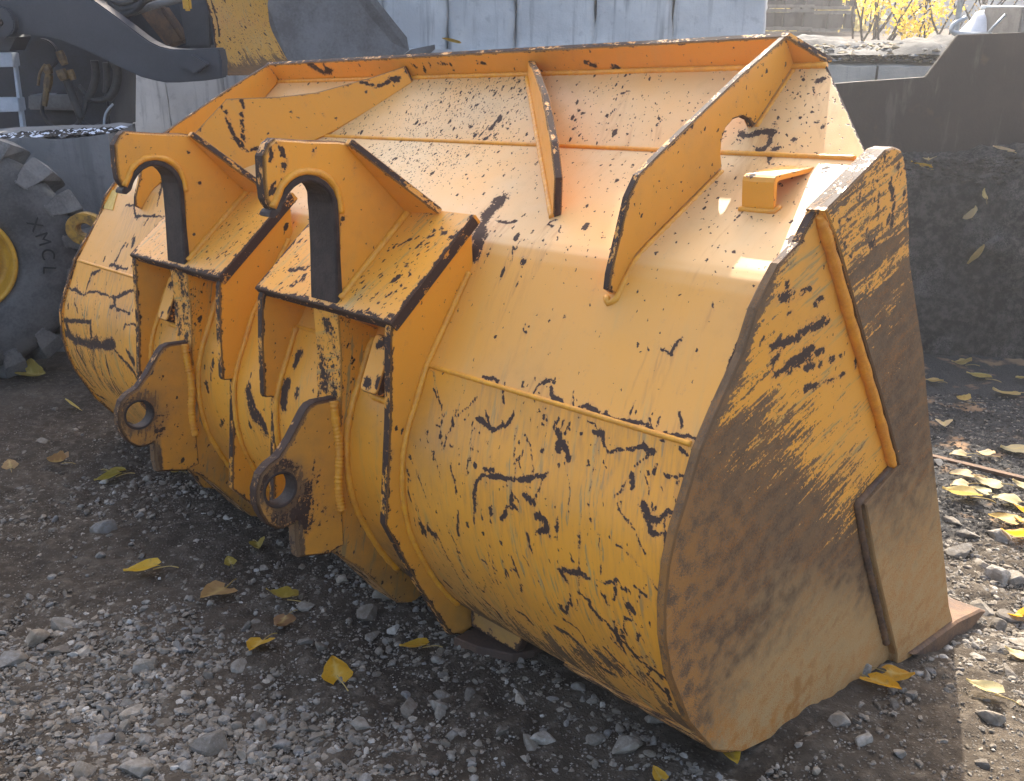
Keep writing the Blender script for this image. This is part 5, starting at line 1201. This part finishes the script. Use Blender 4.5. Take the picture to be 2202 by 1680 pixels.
big = [(228,1137,66,'rounded grey stone alone on dark soil left of the front pin lug'),(95,948,36,'pale stone on bare soil below the yellow leaf at far left'),(22,1420,60,'slab of grey stone at left above the gravel heap'),
 (455,1617,92,'largest pale blue-grey rock near the bottom edge, left of centre'),(300,1662,86,'pale speckled rock cut by the bottom edge'),(185,1665,66,'smooth pale rock at the bottom edge, left of the speckled rock'),(512,1440,48,'round pale stone just below left of the heart-shaped yellow leaf'),
 (280,1537,78,'long flat greenish-grey stone lying across the gravel heap'),(350,1556,44,'tan oval stone right of the long flat stone'),(215,1595,72,'dark grey slab leaning in the gravel'),(315,1595,44,'bluish stone upright in the gravel'),(75,1375,62,'pale angular stone at the left of the gravel heap'),
 (130,1340,52,'thin bluish slab on top of the gravel heap'),(130,1395,52,'flat grey slab lying under the thin bluish slab'),(310,1440,52,'pale stone at the right edge of the gravel heap'),(275,1510,34,'tan rounded stone in the middle of the gravel'),(540,1620,40,'grey stone right of the largest pale rock'),
 (610,1605,50,'dark smooth oval stone at the bottom, right of the largest rock'),(680,1585,44,'dark stone below the bright yellow leaf with a long stem'),(790,1325,62,'big tan stone beside the sloping brown belly plate'),(800,1370,44,'rounded tan stone just below the big tan stone'),(655,1390,40,'bluish white stone right of the tattered brown leaf'),
 (690,1400,34,'small tan oblong stone touching the bluish white stone'),(830,1285,60,'blue-grey slab wedged under the bucket web'),(845,1360,40,'pale blue flat stone under the belly plate'),(880,1520,56,'pale elongated stone pointing up right of the stemmed leaf'),(945,1520,50,'tan stone right of the pale elongated stone'),
 (1010,1390,42,'tan stone right below the tip of the bucket web'),(945,1535,36,'grey stone below the yellow leaf near the web tip'),(1060,1330,40,'pale tan stone beneath the skid pad'),(940,1300,38,'tan crumbly stone left of the skid pad'),(660,1305,40,'dusty brown stone lying near the folded green leaf'),
 (945,1490,42,'rounded tan stone half sunk in dark soil'),(1010,1500,38,'pale stone next to dark soil at the bottom middle'),(1140,1600,54,'tan boulder at the bottom middle in the dark'),(1280,1590,46,'dark rounded stone under the bucket heel'),(1345,1610,70,'dark bluish slab under the bucket heel'),
 (1410,1555,60,'dark bluish block close under the bucket edge'),(1170,1590,70,'dark lumpy stone at the bottom middle'),(1080,1580,40,'dark grey pebble cluster stone at the bottom'),(1120,1510,34,'light tan wedge stone in the shadow'),(770,1560,54,'rough grey stone below the pale elongated stone'),
 (1855,1610,40,'grey stone below the pair of yellow leaves at right'),(1920,1530,36,'flat grey stone right of the bucket corner in shade'),(1850,1460,44,'dark stone tucked under the near side plate'),(1905,1450,40,'grey stone in the shade beside the cutting edge'),(1800,1560,60,'long grey stone below the side plate'),(2130,1560,62,'dark oblong stone on the sunlit soil at lower right'),
 (2115,1310,62,'large sunlit wedge stone beside the cutting edge tip'),(2050,1120,50,'sunlit grey stone right of the bucket side, upper one'),(2080,1150,50,'sunlit pale boulder touching the bucket side'),(2060,1187,76,'largest sunlit stone right of the bucket side'),(2150,1155,58,'sunlit angular stone above the curled yellow leaf'),
 (2150,1240,60,'sunlit rounded stone right of the largest sunlit one'),(2190,1245,66,'sunlit flat-topped stone at the right edge'),(2110,1215,44,'small sunlit cube-like stone'),(2175,1325,52,'sunlit oval stone left of the bright leaf at the edge'),(2140,1350,40,'sunlit pale stone beyond the cutting edge tip'),(2190,1390,46,'sunlit stone at the right edge below the bright leaf'),
 (2020,1000,40,'pale stone beside the rusty bar and bucket'),(2100,1420,40,'pale stone in the sun below the cutting edge'),(2170,1460,50,'brown stone in the sun at lower right'),(2150,1410,40,'flat sunlit stone at lower right')]
for b in big: stone(b[0], b[1], b[2]*.93, b[3], flat=1.0)
r = np.random.default_rng(77)
n_ = 0
while n_ < 190:
    y = .85+3.0*r.random()**1.8; x = (r.random()*2-1)*(.6*y+.1)
    if in_bucket(np.array([x]), np.array([y]))[0] or float(tar_zone(np.array(x), np.array(y))) > .4 or r.random() > float(dens(np.array(x), np.array(y))): continue
    s_ = r.uniform(.011, .021); o = bpy.data.objects.new('stone', SM[2][r.integers(len(SM[2]))]); COL.objects.link(o)
    o.location = (x, y, float(gz(x, y))+s_*.12); o.scale = (s_, s_*r.uniform(.8, 1.1), s_*r.uniform(.8, 1.1)); o.rotation_euler = (r.normal()*.3, r.normal()*.3, r.uniform(0, 6.28))
    sunny = x > .6 and y > 1.5
    tag(o, 'loose angular stone among the sunlit gravel on the right' if sunny else 'loose angular stone on the shaded gravelly ground', 'stone', 'loose stones on the sunlit gravel' if sunny else 'loose stones on the shaded ground'); n_ += 1
# ================================================================== LEAVES
def leaf_mesh(seed, fold, curl, lobes=0.0):
    r = np.random.default_rng(seed); nu, nv = 13, 9; V = []; vein = []; pc = []
    for i in range(nu):
        t = i/(nu-1); w = (.50+.05*math.sin(seed*3))*(1-t**1.55)*min(1, (t/.13+.16)**.6)+.008
        for j in range(nv):
            u = (j/(nv-1)*2-1); xx = u*w*(1+.05*math.sin(17*t+seed))
            yy = t-.5-.22*(1-t)**4*abs(u)**1.3+.02*math.sin(23*t*u+seed)*abs(u)
            zz = fold*abs(xx)+curl*(t-.5)**2*1.2+.035*math.sin(5*t+3*u+seed)*r.uniform(.6, 1)+.05*u*u*math.sin(seed+2*t)
            V.append((xx, yy, zz)); side = abs((t*9-abs(u)*2.2) % 1-.5)
            vein.append(max(1.0*(j == nv//2), .5*(side > .42))); pc.append((xx*.08, yy*.08, seed))
    F = [(i*nv+j, i*nv+j+1, (i+1)*nv+j+1, (i+1)*nv+j) for i in range(nu-1) for j in range(nv-1)]
    me = mesh_np('leaf', np.array(V), np.array(F), True, dict(pc=np.array(pc), vein=np.array(vein))); me.materials.append(M_LEAF); return me
LM = [leaf_mesh(1, .15, .1), leaf_mesh(2, .45, .25), leaf_mesh(3, -.12, .3), leaf_mesh(4, .9, .5), leaf_mesh(5, .25, -.3), leaf_mesh(6, 1.5, .6), leaf_mesh(8, -.3, .15)]
STM = [MB().tube(catmull([(0, -.44, 0), (.04*s_, -.7, .06), (.12*s_, -1.0, .10), (.2*s_, -1.25, .05)], 5), [.022]*6+[.018]*6+[.024]*4, 5).mesh('stem', True) for s_ in (-1, 0, 1.2)]
for me in STM: me.materials.append(M_STEM)
LCOL = {'y': (.70, .44, .035, 1), 'o': (.70, .36, .02, 1), 'p': (.62, .46, .14, 1), 'w': (.66, .54, .28, 1), 'b': (.36, .22, .09, 1), 'g': (.38, .30, .045, 1), 't': (.48, .33, .12, 1)}
def leaf(px_, py_, wpx, rot, c, m, label, group=None, tilt=(0, 0), pos=None, stem=True, lift=0):
    g = pos if pos is not None else at_ground(px_, py_); dist = (g-Vector((0, 0, CAM_Z))).length; s_ = wpx*dist/FPX
    z = g.z if pos is not None else float(gz(g.x, g.y))
    o = bpy.data.objects.new('fallen_leaf', LM[m]); COL.objects.link(o); o.location = (g.x, g.y, z+.012+.12*s_+lift); o.scale = (s_,)*3
    o.rotation_euler = (tilt[0], tilt[1], math.radians(rot)); jr = random.uniform(.8, 1.1); o.color = (LCOL[c][0]*jr, LCOL[c][1]*jr*random.uniform(.88, 1.05), LCOL[c][2]*jr, 1)
    tag(o, label, 'leaf', group)
    if stem:
        st_ = bpy.data.objects.new('leaf_stem', STM[int(px_) % 3]); COL.objects.link(st_); st_.parent = o
    return o
G1 = 'leaves on the shaded ground'; G2 = 'leaves on the sunlit ground at the right'; G3 = 'leaves on the black block'
for a in [
 (458,1287,70,150,'t',0,'large tan-yellow leaf with a pale stem pointing up right, centre of the shaded ground',G1,(.25,-.1)),
 (300,1230,62,110,'y',1,'bright yellow leaf folded along its length, left of the large tan-yellow leaf',G1,(.1,.2)),
 (552,1410,62,170,'y',0,'yellow heart-shaped leaf just above a round pale stone',G1,(.3,.1)),
 (722,1452,64,20,'o',4,'orange-yellow leaf whose long stem points straight down',G1,(.2,.1)),
 (886,1405,54,95,'y',1,'yellow leaf with its stem stretched to the left near the web tip',G1,(.1,.3)),
 (606,1350,50,170,'b',2,'tattered brownish heart-shaped leaf',G1,(.2,0)),
 (596,1296,58,80,'g',3,'greenish folded leaf lying edge-on',G1,(.2,.7)),
 (557,1183,40,200,'g',1,'small olive leaf below the front pin lug',G1,(.2,.2)),
 (493,1208,26,30,'g',4,'tiny olive leaf left of the front pin lug foot',G1,(.2,0)),
 (228,1036,46,130,'g',1,'yellow-green leaf, lower left of an overlapping pair',G1,(.1,.2)),
 (255,1018,42,250,'g',0,'yellow-green leaf, upper right of an overlapping pair',G1,(.2,-.2)),
 (156,873,38,120,'p',0,'upright pale yellow leaf left of the far pin lug',G1,(.9,.2)),
 (84,820,52,250,'g',3,'flat olive leaf with a long stem beside the tyre',G1,(.1,.4)),
 (118,998,34,90,'b',5,'curled brown dry leaf with a long stem on dark soil',G1,(.1,.5)),
 (22,1002,30,30,'b',4,'reddish brown leaf at the left edge',G1,(.2,0)),
 (376,1020,30,60,'g',2,'olive leaf peeping out below the far hook web',G1,(.1,.1)),
 (1900,1497,70,215,'o',0,'golden leaf on top of the pair beside the near side plate',G1,(.25,-.2)),
 (1932,1478,52,250,'o',2,'golden leaf underneath in the pair beside the near side plate',G1,(.2,.1)),
 (1572,1632,68,190,'y',1,'dull yellow leaf directly under the bucket corner',G1,(.1,.1)),
 (2104,1506,58,60,'w',1,'pale leaf with its stem to the right at the shadow edge',G1,(.2,.2)),
 (1412,1676,36,20,'y',0,'yellow leaf cut by the bottom edge',G1,(.1,.1)),
 (2061,788,34,100,'p',3,'narrow leaf in the shade close to the black block',G1,(.2,.4)),
 (2098,816,40,70,'p',1,'pale leaf with an upright stem in the block shadow',G1,(.2,.3)),
 (2155,850,46,95,'p',2,'broad pale leaf with stem to the right in the block shadow',G1,(.2,.2)),
 (2196,820,34,110,'p',0,'pale leaf at the right edge in the block shadow',G1,(.2,.2)),
 (2066,871,22,60,'p',5,'small curled leaf just inside the block shadow',G1,(.1,.4)),
 (2003,828,30,95,'p',1,'pale leaf against the bucket side in the block shadow',G1,(.2,.2)),
 (2028,929,44,160,'w',1,'white-lit leaf with a tall stem at the edge of the shadow',G2,(.2,.1)),
 (2058,987,42,95,'w',4,'pale oval leaf lying just above the rusty bar',G2,(.1,0)),
 (2112,986,34,85,'w',3,'small curled pale leaf right above the rusty bar',G2,(.2,.3)),
 (2174,977,62,100,'w',2,'long pale leaf at the right above the rusty bar',G2,(.1,.1)),
 (2061,1033,50,90,'w',0,'sunlit leaf, upper of two stacked beside the bucket',G2,(.1,0)),
 (2061,1052,48,100,'w',4,'sunlit leaf, lower of two stacked beside the bucket',G2,(.1,0)),
 (2117,1043,54,70,'w',2,'bleached pinkish leaf below the rusty bar',G2,(.2,0)),
 (2104,1060,38,50,'w',0,'bleached leaf half under the pinkish one',G2,(.1,0)),
 (2056,1073,74,85,'p',1,'large yellow sunlit leaf casting an orange shadow beside the bucket',G2,(.25,.2)),
 (2162,1083,62,80,'w',4,'broad speckled pale leaf on the sunlit gravel',G2,(.2,0)),
 (2196,1050,44,60,'w',2,'bleached leaf at the right edge below the bar',G2,(.2,0)),
 (2194,1106,44,40,'o',3,'golden curled leaf at the right edge, upper one',G2,(.2,.3)),
 (2197,1136,44,150,'o',1,'golden leaf at the right edge, lower one',G2,(.3,.2)),
 (2172,1162,50,70,'o',3,'golden curled leaf among sunlit stones',G2,(.2,.4)),
 (2150,1128,56,60,'p',0,'long pale leaf flat between gravel and leaves at right',G2,(.05,0)),
 (2194,1330,56,180,'o',1,'bright golden leaf standing at the right edge',G2,(.6,.3)),
 (2176,1420,40,60,'w',2,'bleached leaf half buried at lower right',G2,(.2,.1)),
 ]:
    leaf(a[0], a[1], a[2]*(.82 if a[7] == G2 else .95), a[3], a[4], a[5], a[6], a[7], a[8])
def on_block(px_, py_):
    d = pdir(px_, py_); n = Vector((-(f1-f0).y, (f1-f0).x, 0)).normalized(); t = n.dot(f0-Vector((0, 0, CAM_Z)))/n.dot(Vector(d)); return Vector((0, 0, CAM_Z))+Vector(d)*t-n*.03
def on_top(px_, py_):
    d = pdir(px_, py_); t = (f0.z+.02-CAM_Z)/d[2]; return Vector((0, 0, CAM_Z))+Vector(d)*t
for px_, py_, w_, rt, c, m, lb in [(1995,354,34,160,'w',1,'pale leaf with an upright stem on the top edge of the black block'),(2150,330,34,95,'w',0,'curled pale leaf with raised stem at the right on top of the black block'),(1976,366,36,60,'y',1,'yellow leaf at the left end of the black block top')]:
    leaf(px_, py_, w_, rt, c, m, lb, G3, (.3, .1), pos=at(px_, py_, YB+.05))
for px_, py_, w_, rt, c, m, lb in [(2090,466,34,190,'w',1,'pale leaf stuck on the upper face of the black block'),(2104,552,42,200,'p',0,'broad pale leaf stuck on the middle of the black block face'),(2113,420,18,30,'p',2,'tiny pale leaf high on the face of the black block')]:
    leaf(px_, py_, w_, rt, c, m, lb, G3, (1.1, .2), pos=on_block(px_, py_))
lf = at(968, 97, wallY(968)-.02); leaf(968, 97, 34, 90, 'y', 0, 'yellow leaf lying on the wall ledge above the bucket lip', None, (.3, .2), pos=lf, stem=False)

# ------------------------------------------------------------------ added air volume standing in for lens glare
HZ = NT('glare_veil'); HZ.t.nodes.remove(HZ.b); pv = HZ.n('ShaderNodeVolumePrincipled')
pv.inputs['Color'].default_value = (.95, .96, 1, 1); pv.inputs['Density'].default_value = .0042; pv.inputs['Anisotropy'].default_value = .55
HZ.t.links.new(pv.outputs[0], HZ.out.inputs['Volume'])
hz_ = MB().box((0, 100, 3.4), (300, 340, 10.0)).build('glare_volume', HZ.m); hz_['kind'] = 'stuff'
